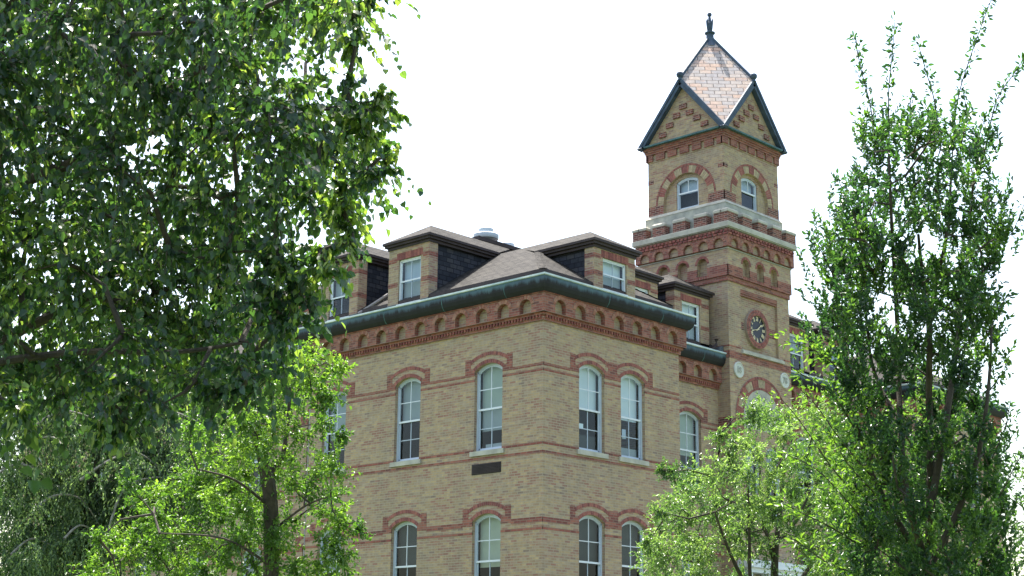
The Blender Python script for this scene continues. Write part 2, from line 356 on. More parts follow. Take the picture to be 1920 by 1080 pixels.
wall(w, RC, 5.76, 10.81, 0, ZT + .4, ops(URC)); wall(w, EN, 0, 2.3, 0, ZT + .4, [])
w.face([LN(0, 0), LN(2.3, 0), LN(2.3, ZT + .4), LN(0, ZT + .4)], 'buff')
ULB = [(11.2 + 3.1 * i, 12.23 + 3.1 * i) for i in range(6)]
wall(w, LB, 9.3, 30, 0, ZT + .4, ops(ULB, (3, 2)))
# right-hand half, mirrored about the tower
URC2 = [(15.22, 16.38)]; UR2 = [(20.91, 21.95), (22.64, 23.68)]
wall(w, RC, 14.29, 19.34, 0, ZT + .4, ops(URC2)); wall(w, RW, 19.34, XE, 0, ZT + .4, ops(UR2))
wall(w, EW, 0, 2.3, 0, ZT + .4, []); wall(w, EE, 0, 20, 0, ZT + .4, [])
w.face([(2.3, 30, 0), (XE, 30, 0), (XE, 30, ZT + .4), (2.3, 30, ZT + .4)], 'buff'); w.face([(XE, 20, 0), (XE, 30, 0), (XE, 30, ZT + .4), (XE, 20, ZT + .4)], 'buff')
wo = w.build('wall'); keep(wo, B)
# rooms behind the glass
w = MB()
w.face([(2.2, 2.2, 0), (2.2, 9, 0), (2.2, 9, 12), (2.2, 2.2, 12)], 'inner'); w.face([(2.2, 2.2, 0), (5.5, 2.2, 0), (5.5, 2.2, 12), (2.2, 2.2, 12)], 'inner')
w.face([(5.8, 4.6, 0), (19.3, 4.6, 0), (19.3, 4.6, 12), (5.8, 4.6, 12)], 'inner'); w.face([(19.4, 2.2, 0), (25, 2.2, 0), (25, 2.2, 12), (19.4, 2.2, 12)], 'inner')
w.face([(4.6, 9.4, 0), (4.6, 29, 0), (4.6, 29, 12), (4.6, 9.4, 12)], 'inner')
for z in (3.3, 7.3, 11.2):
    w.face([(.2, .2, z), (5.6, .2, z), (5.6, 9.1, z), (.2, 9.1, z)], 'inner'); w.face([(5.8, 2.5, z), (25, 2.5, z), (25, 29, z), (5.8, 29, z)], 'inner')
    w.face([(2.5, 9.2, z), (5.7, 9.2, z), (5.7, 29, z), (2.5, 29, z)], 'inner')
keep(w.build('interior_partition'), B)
# windows: frame > pane, blind, sill; arch ring is its own part
def floor_window(F, a, b, f, kind, left=.36, right=.36):
    d = -4. * (3 - f); o = sash_window(B, F, a, b, 7.80 + d, 9.97 + d, 10.15 + d, -.10, 8.93 + d, kind); keep(o, B)
    keep(arch_surround(B, F, a, b, 9.97 + d, 10.15 + d, left, right), B)
top = .485
KA = [('blind_green', .2 + .02, 1.)]; KB = [('blind_green', top, 1.)]; KC = [('blind_grey', top, 1.)]
KD = [('blind_pale', top - .005, 1.)]; KD2 = [('blind_dim', .0, .45)]
floor_window(L_, *UL[0], 3, [('blind_green', top, 1.), ('blind_grey', .24, top)]); floor_window(L_, *UL[1], 3, [('blind_grey', top, 1.)]); floor_window(L_, *UL[2], 3, [('blind_grey', .40, 1.)])
floor_window(L_, *UL[0], 2, [('blind_cream', .42, 1.)]); floor_window(L_, *UL[1], 2, [('blind_dim', top, 1.)]); floor_window(L_, *UL[2], 2, [('blind_grey', top, 1.)])
floor_window(R_, *UR[0], 3, [('blind_pale', top, 1.), ('blind_dim', .0, .2)], right=.345); floor_window(R_, *UR[1], 3, [('blind_pale', .46, 1.), ('blind_grey', .0, .14)], left=.343)
floor_window(R_, *UR[0], 2, [('blind_dim', .5, 1.)], right=.345); floor_window(R_, *UR[1], 2, [('blind_dim', .5, 1.)], left=.343)
def pane_paper(F, u0, u1, z0, z1, k, w=-.19):
    p = MB(); fbox(p, F, u0, u1, z0, z1, w, w + .004, k); return p.build('paper_notice')
floor_window(RC, *URC[0], 3, [('blind_green', .42, 1.)]); floor_window(RC, *URC[0], 2, [('blind_grey', .5, 1.)])
for i, (a, b) in enumerate(UR2): floor_window(RW, a, b, 3, [('blind_grey', .5, 1.)], (.36, .343)[i], (.345, .36)[i]); floor_window(RW, a, b, 2, [('blind_dim', .5, 1.)], (.36, .343)[i], (.345, .36)[i])
floor_window(RC, *URC2[0], 3, [('blind_grey', .4, 1.)]); floor_window(RC, *URC2[0], 2, [])
for a, b in ULB: floor_window(LB, a, b, 3, [('blind_grey', .5, 1.)]); floor_window(LB, a, b, 2, [('blind_grey', .5, 1.)])
keep(pane_paper(R_, 3.42, 3.58, 8.36, 8.62, 'blind_blue'), B); keep(pane_paper(R_, 1.62, 1.80, 8.42, 8.55, 'blind_pale'), B); keep(pane_paper(L_, 1.62, 2.2, 7.9, 8.0, 'blind_grey'), B)
# string courses: thin red bands that stop at openings
def bands(F, u0, u1, us):
    def piece(a, b, z0, z1): mb = MB(); fbox(mb, F, a, b, z0, z1, -.02, .006, 'red'); keep(mb.build('string_course'), B)
    def seg(z0, z1, ex):
        x = u0
        for (a, b) in sorted(ex):
            if a > x + .02: piece(x, a, z0, z1)
            x = max(x, b)
        if u1 > x + .02: piece(x, u1, z0, z1)
    leg = [(a - .36, b + .36) for a, b in us]; op = [(a, b) for a, b in us]; sl = [(a - .105, b + .105) for a, b in us]
    seg(9.845, 9.915, leg); seg(9.70, 9.765, op); seg(7.795, 7.865, op); seg(7.565, 7.635, [])
    seg(5.81, 5.945, leg); seg(5.625, 5.695, op)
    seg(3.795, 3.865, op)
for F, u0, u1, us in ((L_, -.006, 9.3, UL), (R_, .0, 5.76, UR), (RC, 5.77, 10.80, URC), (RC, 14.3, 19.33, URC2), (RW, 19.34, XE, UR2), (LB, 9.31, 30, ULB)):
    bands(F, u0, u1, us)
# corbel table under the gutter
def cornice(F, u0, u1, cents, z0=11.03, k='red', ext0=0., ext1=0.):
    mb = MB(); ends = (ext0 > -1, ext1 > -1); e0, e1 = u0, u1; yd = F.n[0] == 0; g0 = 0. if not yd else .021   # the two runs butt at the corner
    def course(za, zb_, p, kk=k): fbox(mb, F, e0 + (g0 if yd else -p) * ends[0], e1 + (p if ends[1] else 0), za, zb_, -.02, p, kk)
    course(z0, z0 + .065, .045)
    course(z0 + .065, z0 + .14, .05, 'dredge')
    x = e0 + .02
    while x < e1 - .05: fbox(mb, F, x, x + .055, z0 + .067, z0 + .138, .04, .095, 'redv', random.random()); x += .11
    course(z0 + .14, z0 + .20, .10)
    P = .165; a, b = e0 - (P if ends[0] else 0), e1 + (P if ends[1] else 0)
    o = [(c - .21, c + .21, z0 + .22, z0 + .43, z0 + .60) for c in cents]
    wall(mb, F, a, b, z0 + .20, z0 + .72, o, P, .14, k, k, 'buff')
    mb.face([F(a, z0 + .20, 0), F(b, z0 + .20, 0), F(b, z0 + .20, P), F(a, z0 + .20, P)], k)
    for c in cents:
        segring(mb, F, c - .21, c + .21, z0 + .43, z0 + .60, .115, .055, P + .016, 'orangev')
    course(z0 + .70, z0 + .80, .20, 'red')
    return mb
cl = [.49 + .8 * i for i in range(12)]
for F, u0, u1, cs, e0, e1 in ((L_, 0, 9.3, [c for c in cl if c < 9.1], 0, 0), (R_, 0, 5.76, cl[:7], 0, 0), (RC, 5.76, 10.81, [6.35 + .8 * i for i in range(6)], -2, -2),
                      (RC, 14.29, 19.34, [14.75 + .8 * i for i in range(6)], -2, -2), (RW, 19.34, XE, [19.83 + .8 * i for i in range(7)], 0, 0), (LB, 9.3, 30, [9.9 + .8 * i for i in range(25)], -2, -2)):
    keep(cornice(F, u0, u1, cs, ext0=e0, ext1=e1).build('corbel_table'), B)
for (x0, y0, x1, y1) in ((5.78, -.16, 5.93, 2.28), (19.17, -.16, 19.32, 2.28), (25.12, -.16, 25.27, 6), (.0, 9.32, 2.28, 9.46)): mb = MB(); mb.box((x0, y0, 11.23), (x1, y1, 11.8), 'red'); keep(mb.build('corbel_return'), B)
# copper box gutter swept round the eaves
PROF = [(.0, 11.80), (.17, 11.74), (.235, 11.76), (.30, 11.84), (.335, 11.93), (.35, 12.04), (.35, 12.13), (.385, 12.14), (.385, 12.185), (.345, 12.195), (.33, 12.10), (.15, 12.08), (-.05, 12.16)]
def gutter(path, cap0=True, cap1=True):
    mb = MB(); n = len(path); V = [Vector(p) for p in path]; out = []
    for i in range(n):
        ds = []
        if i > 0: ds.append((V[i] - V[i - 1]).normalized())
        if i < n - 1: ds.append((V[i + 1] - V[i]).normalized())
        ns = [Vector((-d.y, d.x)) for d in ds]            # outward = left of travel
        m = ns[0] if len(ns) == 1 else (ns[0] + ns[1]) / (1 + ns[0].dot(ns[1]))
        out.append(m)
    rings = [[(V[i].x + out[i].x * d, V[i].y + out[i].y * d, z) for d, z in PROF] for i in range(n)]
    for A, Bq in zip(rings, rings[1:]):
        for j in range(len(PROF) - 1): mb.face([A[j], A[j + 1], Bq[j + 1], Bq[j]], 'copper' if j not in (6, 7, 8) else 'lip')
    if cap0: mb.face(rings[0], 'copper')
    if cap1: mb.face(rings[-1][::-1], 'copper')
    # standing joints between lengths of copper
    for A, C2, m in zip(V, V[1:], range(n - 1)):
        Ls = (C2 - A).length; d = (C2 - A).normalized(); nn = Vector((-d.y, d.x)); s = 1.1
        while s < Ls - .4:
            p = A + d * s
            for j in range(1, 6):
                (d0, z0), (d1, z1) = PROF[j], PROF[j + 1]
                a = p + nn * (d0 + .004); b = p + nn * (d1 + .004); mb.face([(a.x, a.y, z0), (a.x + d.x * .025, a.y + d.y * .025, z0), (b.x + d.x * .025, b.y + d.y * .025, z1), (b.x, b.y, z1)], 'verdigris')
            s += 2.35
    return mb
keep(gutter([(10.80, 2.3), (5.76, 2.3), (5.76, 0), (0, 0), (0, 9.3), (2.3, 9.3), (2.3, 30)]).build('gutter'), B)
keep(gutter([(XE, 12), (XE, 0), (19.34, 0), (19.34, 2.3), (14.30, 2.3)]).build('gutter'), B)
# roofs
def hip(mb, x0, x1, y0, y1, zb, sl, ins, k='shingle', th=.10, closed=True):
    zt = zb + sl * ins
    a = [(x0, y0), (x1, y0), (x1, y1), (x0, y1)]; b = [(x0 + ins, y0 + ins), (x1 - ins, y0 + ins), (x1 - ins, y1 - ins), (x0 + ins, y1 - ins)]
    for i in range(4):
        j = (i + 1) % 4; P = [(*a[i], zb), (*a[j], zb), (*b[j], zt), (*b[i], zt)]
        if (Vector(P[2]) - Vector(P[3])).length < 1e-3: P = P[:3]
        mb.face(P, k); mb.face([(*a[i], zb - th), (*a[j], zb - th), (*a[j], zb), (*a[i], zb)], 'fascia')
    if abs(b[0][0] - b[1][0]) > 1e-3 and abs(b[0][1] - b[3][1]) > 1e-3: mb.face([(*p, zt) for p in b], k)
    mb.face([(*p, zb - th) for p in a], 'fascia')
ZE = 12.47; SL = .63
rf = MB()
hip(rf, .10, 5.66, .10, 12.0, ZE, SL, 2.78)
hip(rf, .125, XE - .12, 2.40, 9.2, ZE - .012, SL, 3.1)
hip(rf, 2.41, XE - .14, 5.0, 29.9, ZE - .025, SL, 3.2)
hip(rf, 19.44, XE - .10, .10, 12.0, ZE, SL, 2.78)
for pts in (((.10, .10, ZE), (2.88, 2.88, ZE + SL * 2.78)), ((5.66, .10, ZE), (2.88, 2.88, ZE + SL * 2.78))):
    a, b = Vector(pts[0]), Vector(pts[1]); d = (b - a).normalized(); sd = d.cross(Vector((0, 0, 1))).normalized() * .12; n = int((b - a).length / .22) - 3
    for i in range(n):                    # overlapping hip-cap shingles
        p = a + d * (.22 * i); q = p + d * .24; up = Vector((0, 0, .008))
        rf.face([p + sd - up * 1.6, q + sd - up * 2.6, q + up * .5, p + up * 1.6], 'shingle'); rf.face([p - sd - up * 1.6, q - sd - up * 2.6, q + up * .5, p + up * 1.6], 'shingle')
keep(rf.build('roof'), B)
# flat deck with a dark moulded fascia behind the ridge
dk = MB()
for x0, y0, x1, y1 in ((3.14, 5.5, 22, 9.4), (5.7, 9.6, 22, 27)): dk.box((x0, y0, 14.0), (x1, y1, 14.78), 'fascia'); dk.box((x0 - .05, y0 - .05, 14.78), (x1 + .05, y1 + .05, 14.90), 'fascia'); dk.box((x0 - .11, y0 - .11, 14.90), (x1 + .11, y1 + .11, 15.02), 'fascia')
keep(dk.build('roof_deck'), B)
def roof_vent(x, y, z, s):
    mb = MB(); mb.lathe((x, y, z), [(0, 0), (.20 * s, 0), (.20 * s, .28 * s), (.44 * s, .30 * s), (.46 * s, .36 * s), (.46 * s, .46 * s), (.40 * s, .50 * s), (.30 * s, .52 * s), (.27 * s, .54 * s), (.27 * s, .68 * s), (.23 * s, .71 * s), (0, .72 * s)], 'vent', 28)
    return keep(mb.build('roof_vent', smooth=False), B)
rv1 = roof_vent(3.9, 5.95, 14.93, .86); rv1['label'] = 'larger pale mushroom-shaped vent'
rv2 = roof_vent(4.75, 5.85, 14.66, .80); rv2['label'] = 'smaller pale vent further right'
# fix through-wall grille and downspouts
g = MB(); fbox(g, L_, 1.45, 2.52, 7.19, 7.47, -.02, .012, 'grille')
for i in range(7): fbox(g, L_, 1.47, 2.50, 7.21 + i * .037, 7.225 + i * .037, .012, .03, 'fascia')
keep(g.build('vent_grille'), B)
g = MB(); g.tube([(.12, 9.42, 11.7), (.12, 9.42, 9.6), (.12, 9.42, .3)], .06, 'pipe', 10); keep(g.build('downspout'), B)
g = MB(); g.tube([(.62, 6.72, 12.93), (.36, 6.95, 12.68), (.16, 7.28, 12.44), (.02, 7.34, 12.34)], .055, 'pipe', 10)
keep(g.build('roof_pipe'), B)
# ------------------------------------------------------------------ dormers
def dormer(F, uc, half, w0, zbase, ztop, win, depth, label=None, ov=.15, fd=None, rise=.60, sidew=.34, rail=None, kind=(('blind_blue', .46, 1.),), lo=True):
    """brick-fronted dormer; F frame of facade, front plane at out-distance w0, running inwards by depth"""
    b = MB(); u0, u1 = uc - half, uc + half; (a, c, zb, zt) = win
    wall(b, F, u0, u1, zbase, ztop, [(a, c, zb, zt, zt)], w0, .12, 'buff')
    for e in (u0, u1): b.face([F(e, zbase, w0), F(e, zbase, w0 - sidew), F(e, ztop, w0 - sidew), F(e, ztop, w0)], 'buff')
    for e, s in ((u0, 1), (u1, -1)): b.face([F(e, zbase, w0 - sidew), F(e + s * .10, zbase, w0 - sidew), F(e + s * .10, ztop, w0 - sidew), F(e, ztop, w0 - sidew)], 'buff')
    # soldier lintel and red bands
    n = round((c - a + .16) / .075); 
    for i in range(n):
        x = a - .08 + (c - a + .16) * i / n; fbox(b, F, x + .004, x + (c - a + .16) / n - .004, zt, zt + .205, w0 - .02, w0 + .009, 'redv', random.random())
    fbox(b, F, a - .08, c + .08, zt, zt + .205, w0 - .02, w0 + .004, 'mortar')
    zm = zb + (zt - zb) * .46
    for (z0, z1) in ((zt - .06, zt + .075), (zm - .01 - .06, zm + .06)):
        for (x0, x1) in ((u0 - .006, a - .03 - (.05 if z0 > zt - .1 else 0)), (c + .03 + (.05 if z0 > zt - .1 else 0), u1 + .006)):
            fbox(b, F, x0, x1, z0, z1, w0 - sidew, w0 + .006, 'red')
    o = keep(b.build('dormer'), B)
    if label: o['label'] = label
    for e, s in ((u0, 1), (u1, -1)):
        ch = MB(); ch.face([F(e + s * .07, zbase - .3, w0 - sidew + .01), F(e + s * .07, zbase - .3, w0 - depth), F(e + s * .07, ztop, w0 - depth), F(e + s * .07, ztop, w0 - sidew + .01)], 'cheek'); ch.build('dormer_cheek', o)
    for e, s, x0, x1 in ((u0, -1, u0 - .01, a - .03), (u1, 1, c + .03, u1 + .01)):
        fl = MB(); fl.prism([F(e + s * .012, zbase - .02, w0 + .012), F(e + s * .012, zbase + .14, w0 + .012), F(e + s * .012, zbase + .40, w0 - sidew - .02), F(e + s * .012, zbase - .02, w0 - sidew - .02)], tuple(-s * .02 * k for k in (*F.u, 0)), 'flash')
        fbox(fl, F, x0, x1, zbase - .02, zbase + .13, w0, w0 + .014, 'flash'); fl.build('dormer_flashing', o)
    r = MB(); U0, U1 = u0 - ov, u1 + ov; W = w0 + ov; D = w0 - depth; H = half + ov; ze = ztop + .15
    r.face([F(U0, ze, W), F(U1, ze, W), F(uc, ze + rise, W - H)], 'shingle')
    r.face([F(U0, ze, W), F(uc, ze + rise, W - H), F(uc, ze + rise, D), F(U0, ze, D if fd is None else w0 - fd)], 'shingle')
    r.face([F(U1, ze, W), F(uc, ze + rise, W - H), F(uc, ze + rise, D), F(U1, ze, D if fd is None else w0 - fd)], 'shingle')
    r.build('dormer_roof', o)
    t = MB(); DF = D if fd is None else w0 - fd
    for (d0, z0, z1) in ((0, ze - .07, ze - .004), (.05, ze - .14, ze - .07), (.115, ztop - .07, ze - .14)):
        fbox(t, F, U0 + d0, U1 - d0, z0, z1, W - d0 - .10, W - d0, 'fascia')
        for (x0, x1) in ((U0 + d0, U0 + d0 + .10), (U1 - d0 - .10, U1 - d0)): fbox(t, F, x0, x1, z0, z1, DF, W - d0 - .10, 'fascia')
    t.face([F(U0 + .1, ztop + .01, W - .1), F(U1 - .1, ztop + .01, W - .1), F(U1 - .1, ztop + .01, DF), F(U0 + .1, ztop + .01, DF)], 'fascia')
    t.build('dormer_fascia', o)
    # window directly under the dormer (frame, pane and blind are its sub-parts)
    rail = rail or zb + (zt - zb) * .5
    wn = MB(); w = w0 - .05; fw = .05
    for (x0, x1, z0, z1) in ((a, a + fw, zb, zt), (c - fw, c, zb, zt), (a + fw, c - fw, zt - fw, zt), (a + fw, c - fw, zb, zb + .07)): fbox(wn, F, x0, x1, z0, z1, w - .07, w, 'white')
    A, C = a + fw, c - fw; um = (a + c) / 2; s = .03
    for (x0, x1, z0, z1, dd) in ((A, A + s, rail, zt - fw, 0), (C - s, C, rail, zt - fw, 0), (A, C, zt - fw - s, zt - fw, 0), (A, C, rail - .02, rail + .022, .004), (um - .01, um + .01, rail, zt - fw, -.008),
                                 (A, A + s, zb + .07, rail, -.03), (C - s, C, zb + .07, rail, -.03), (A, C, zb + .07, zb + .11, -.03), (um - .009, um + .009, zb + .07, rail, -.034)):
        fbox(wn, F, x0, x1, z0, z1, w - .045 + dd, w - .015 + dd, 'white' if dd >= 0 else 'frame')
    fbox(wn, F, a - .03, c + .03, zb - .06, zb, w0 - .06, w0 + .03, 'white')
    wn.build('window_frame', o)
    p = MB(); p.face([F(A, zb + .05, w - .062), F(C, zb + .05, w - .062), F(C, rail, w - .062), F(A, rail, w - .062)], 'glass'); p.face([F(A, rail, w - .03), F(C, rail, w - .03), F(C, zt - fw, w - .03), F(A, zt - fw, w - .03)], 'glass')
    p.build('window_pane', o)
    for (kk, f0, f1) in kind:
        bl = MB(); bl.face([F(A, zb + f0 * (zt - zb), w - .15), F(C, zb + f0 * (zt - zb), w - .15), F(C, zb + f1 * (zt - zb), w - .15), F(A, zb + f1 * (zt - zb), w - .15)], kk); bl.build('blind', o)
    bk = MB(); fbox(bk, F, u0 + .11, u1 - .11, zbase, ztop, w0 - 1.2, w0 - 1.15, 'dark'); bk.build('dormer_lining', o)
    return o
d1 = dormer(L_, 5.29, .84, -.08, 12.25, 14.09, (4.78, 5.71, 12.36, 13.68), 4.2, 'brick dormer in clear view left of the corner', rise=.60, fd=2.72, rail=13.03, kind=(('blind_blue', .5, 1.), ('blind_grey', .05, .5)))
d2 = dormer(L_, 8.30, .84, -.08, 12.25, 14.09, (7.83, 8.76, 12.36, 13.68), 4.2, 'brick dormer half hidden by hanging leaves', rise=.60, fd=2.72, rail=13.03, kind=(('blind_grey', .52, 1.),))
d3 = dormer(R_, 3.00, .885, -.06, 12.22, 13.55, (2.49, 3.51, 12.37, 13.25), 3.6, 'shorter brick dormer right of the corner', rise=.57, fd=2.08, rail=12.81, kind=(('blind_pale', .5, 1.), ('blind_grey', .05, .5)))
d4 = dormer(RC, 9.65, .90, -.1, 12.25, 14.02, (9.14, 10.08, 12.36, 13.68), 3.0, 'brick dormer beside the clock tower', rise=.60, rail=13.0, kind=(('blind_pale', .5, 1.), ('blind_grey', .05, .5)))
d5 = dormer(RC, 7.00, .90, -.1, 12.25, 14.02, (6.55, 7.47, 12.36, 13.68), 3.0, 'brick dormer mostly behind the roof slope', rise=.60, rail=13.0)
d6 = dormer(RC, 15.45, .90, -.1, 12.25, 14.02, (14.95, 16.05, 12.36, 13.68), 3.0, 'brick dormer right of the tower behind leaves', rise=.60, rail=13.0, kind=(('blind_grey', .5, 1.),))
d7 = dormer(RC, 18.10, .90, -.1, 12.25, 14.02, (17.63, 18.57, 12.36, 13.68), 3.0, 'brick dormer almost hidden by the right tree', rise=.60, rail=13.0)
d8 = dormer(LB, 13.10, .84, -.08, 12.25, 14.09, (12.63, 13.56, 12.36, 13.68), 3.2, 'set-back brick dormer behind the left tree', rise=.60, rail=13.0)
# ------------------------------------------------------------------ CLOCK TOWER
CX, CY = 12.55, 3.56
T = empty('clock_tower', (CX, CY, 0), 'square brick clock tower with battlements and steep slate helm roof', 'tower')
def sides(h): return [Fr((CX, CY - h), (1, 0), (0, -1)), Fr((CX - h, CY), (0, 1), (-1, 0)), Fr((CX, CY + h), (1, 0), (0, 1)), Fr((CX + h, CY), (0, 1), (1, 0))]
def ringbox(mb, h, z0, z1, k, inner=None): mb.box((CX - h, CY - h, z0), (CX + h, CY + h, z1), k)
H0 = 1.74
sf = MB()
S0 = sides(H0)
# front (faces right) with clock panel recess, tympanum recess and lower windows
wall(sf, S0[0], -H0, H0, 9.7, 14.56, [(-1.05, 1.05, 12.40, 14.40, 14.40)], 0, .09, 'buff', None, None)
wall(sf, S0[0], -H0, H0, 0, 9.7, [(-1.0, -.15, 7.2, 9.2, 9.42), (.15, 1.0, 7.2, 9.2, 9.42)], 0, .13, 'buff', None, None)
sf.face([S0[0](-1.05, 12.40, -.09), S0[0](1.05, 12.40, -.09), S0[0](1.05, 14.40, -.09), S0[0](-1.05, 14.40, -.09)], 'buff')
for F in S0[1:]: wall(sf, F, -H0, H0, 0, 14.56, [], 0)
H1 = 1.82
for F in sides(1.78): wall(sf, F, -1.78, 1.78, 14.56, 14.72, [], 0, .1, 'red')
sf.box((CX - 1.78, CY - 1.78, 14.555), (CX + 1.78, CY + 1.78, 14.565), 'red')
for F in sides(H1):
    o = [(c - .2, c + .2, 14.80, 15.22, 15.42) for c in (-.80, 0, .80)]
    wall(sf, F, -H1, H1, 14.72, 15.60, o, 0, .17, 'buff', 'buff', 'buff')
    sf.face([F(-H1, 14.72, 0), F(H1, 14.72, 0), F(H1, 14.72, -.1), F(-H1, 14.72, -.1)], 'red')
    x = -H1 - .005
    for c in (-.80, 0, .80): fbox(sf, F, x, c - .2, 14.72, 15.08, -.02, .005, 'red'); x = c + .2
    fbox(sf, F, x, H1 + .005, 14.72, 15.08, -.02, .005, 'red')
    for c in (-.80, 0, .80):
        vring(sf, F, c, 15.22, .2, .29, -PI / 2, PI / 2, .05, -.02, .006, 'redv')
        for i in range(4): fbox(sf, F, c - .2 + i * .1 + .02, c - .2 + i * .1 + .085, 14.72, 14.82, -.1, .012, 'redv', random.random())
for h, a, b in ((1.845, 15.60, 15.635),): ringbox(sf, h, a, b, 'stonedark')
# arcade of small round arches
HA = 1.905
for F in sides(HA):
    cs = [(i - 2.5) * .607 for i in range(6)]
    wall(sf, F, -HA, HA, 15.66, 16.05, [(c - .19, c + .19, 15.662, 15.80, 15.96) for c in cs], 0, .085, 'red', 'red', None)
    fbox(sf, F, -HA + .08, HA - .08, 15.635, 16.0, -.2, -.085, 'buff')
    for c in cs: vring(sf, F, c, 15.782, .19, .275, -1.45, 1.45, .045, -.02, .009, 'orangev')
    x = -HA
    while x < HA - .05: fbox(sf, F, x + .02, x + .16, 16.06, 16.12, -.05, .03 + .02 * random.random(), 'redv', random.random()); x += .2
    x = -HA
    while x < HA - .05: fbox(sf, F, x + .02, x + .12, 16.15, 16.22, -.05, .02 + .03 * random.random(), 'redv', random.random()); x += .16
ringbox(sf, 1.90, 16.05, 16.27, 'dredge')
so = keep(sf.build('shaft'), T)
# stone string course, merlons and plinth
st = MB(); ringbox(st, 1.95, 16.27, 16.30, 'stonedark'); ringbox(st, 1.985, 16.30, 16.45, 'stone'); st.box8([(CX + a * h, CY + b * h, z) for (h, z) in ((1.985, 16.45), (1.975, 16.475)) for a, b in ((-1, -1), (1, -1), (1, 1), (-1, 1))], 'stone'); keep(st.build('string_course'), T)
def merlon(x0, y0, x1, y1):
    mb = MB(); mb.box((x0, y0, 16.476), (x1, y1, 16.80), 'dredge'); e = .018
    a, b = (x0 - e, y0 - e), (x1 + e, y1 + e); c = .045
    mb.box((a[0], a[1], 16.80), (b[0], b[1], 16.875), 'stone')
    P = [(a[0], a[1], 16.875), (b[0], a[1], 16.875), (b[0], b[1], 16.875), (a[0], b[1], 16.875), (a[0] + c, a[1] + c, 16.93), (b[0] - c, a[1] + c, 16.93), (b[0] - c, b[1] - c, 16.93), (a[0] + c, b[1] - c, 16.93)]
    mb.box8(P, 'stone'); return keep(mb.build('merlon'), T)
O, I = 1.965, 1.70
for c in (-.86, 0, .86):
    w2 = .255
    merlon(CX + c - w2, CY - O, CX + c + w2, CY - I); merlon(CX + c - w2, CY + I, CX + c + w2, CY + O)
    merlon(CX - O, CY + c - w2, CX - I, CY + c + w2); merlon(CX + I, CY + c - w2, CX + O, CY + c + w2)
for sx in (-1, 1):
    for sy in (-1, 1):   # L-shaped corner merlons
        e = 1.40
        xs = sorted((CX + sx * e, CX + sx * O)); ys = sorted((CY + sy * O, CY + sy * I)); merlon(xs[0], ys[0], xs[1], ys[1])
        xs = sorted((CX + sx * I, CX + sx * O)); ys = sorted((CY + sy * e, CY + sy * (I - .002))); merlon(xs[0], ys[0], xs[1], ys[1])
st = MB(); ringbox(st, 1.655, 16.50, 17.24, 'stonedark'); 
P = [(CX + a * h, CY + b * h, z) for (h, z) in ((1.672, 17.24), (1.59, 17.36)) for a, b in ((-1, -1), (1, -1), (1, 1), (-1, 1))]; st.box8(P, 'stone'); keep(st.build('plinth'), T)
# belfry stage with recessed arches and windows
H2 = 1.575
bf = MB()
for fi, F in enumerate(sides(H2)):
    wall(bf, F, -H2, H2, 17.30, 19.29, [(-.93, .93, 17.34, 17.68, 18.61)], 0, .10, 'buff', 'buff', None)
    # arched infill with its window hole, set back
    Fi = F; a, c = -.46, .46
    A = arcpts(-.93, .93, 17.68, 18.61, 24); W = -.10
    H = arcpts(a, c, 18.36, 18.48, 8)
    bf.face([F(-.93, 17.34, W), F(a, 17.34, W), F(a, 17.68, W), F(-.93, 17.68, W)], 'buff'); bf.face([F(c, 17.34, W), F(.93, 17.34, W), F(.93, 17.68, W), F(c, 17.68, W)], 'buff')
    def zt(u): return 17.68 + math.sqrt(max(0, .93 ** 2 - u * u))
    def zb(u):
        if u < a - 1e-6 or u > c + 1e-6: return 17.68
        for (p, q) in zip(H, H[1:]):
            if p[0] - 1e-6 <= u <= q[0] + 1e-6: return p[1] + (q[1] - p[1]) * (u - p[0]) / (q[0] - p[0])
        return 18.36
    us = sorted(set([p[0] for p in A] + [p[0] for p in H]))
    for x0, x1 in zip(us, us[1:]):
        m = (x0 + x1) / 2; inn = a < m < c
        bf.face([F(x0, zb(x0) if inn else 17.68, W), F(x1, zb(x1) if inn else 17.68, W), F(x1, zt(x1), W), F(x0, zt(x0), W)], 'buff')
    for p, q in zip(H, H[1:]): bf.face([F(*p, W), F(*q, W), F(*q, W - .1), F(*p, W - .1)], 'buff')
    for e in (a, c): bf.face([F(e, 17.34, W), F(e, 18.36, W), F(e, 18.36, W - .1), F(e, 17.34, W - .1)], 'buff')
    # alternating voussoir ring and thin outer ring
    nseg = 11; da = PI / nseg
    for i in range(nseg):
        k = 'redv' if i % 2 == 1 else 'buffv'
        vring(bf, F, 0, 17.68, .932, 1.175, -PI / 2 + i * da, -PI / 2 + (i + 1) * da, .075, -.03, .009, k, mortar=(k == 'redv'))
    vring(bf, F, 0, 17.68, 1.178, 1.25, -PI / 2, PI / 2, .075, -.03, .013, 'redv')
    for s in (-1, 1):
        x0, x1 = sorted((s * .932, s * (H2 + .004))); fbox(bf, F, x0, x1, 17.36, 17.70, -.02, .004, 'dredge')
    fbox(bf, F, -H2 - .002, -1.34, 18.50, 18.64, -.02, .002, 'dredge'); fbox(bf, F, 1.34, H2 + .002, 18.50, 18.64, -.02, .002, 'dredge')
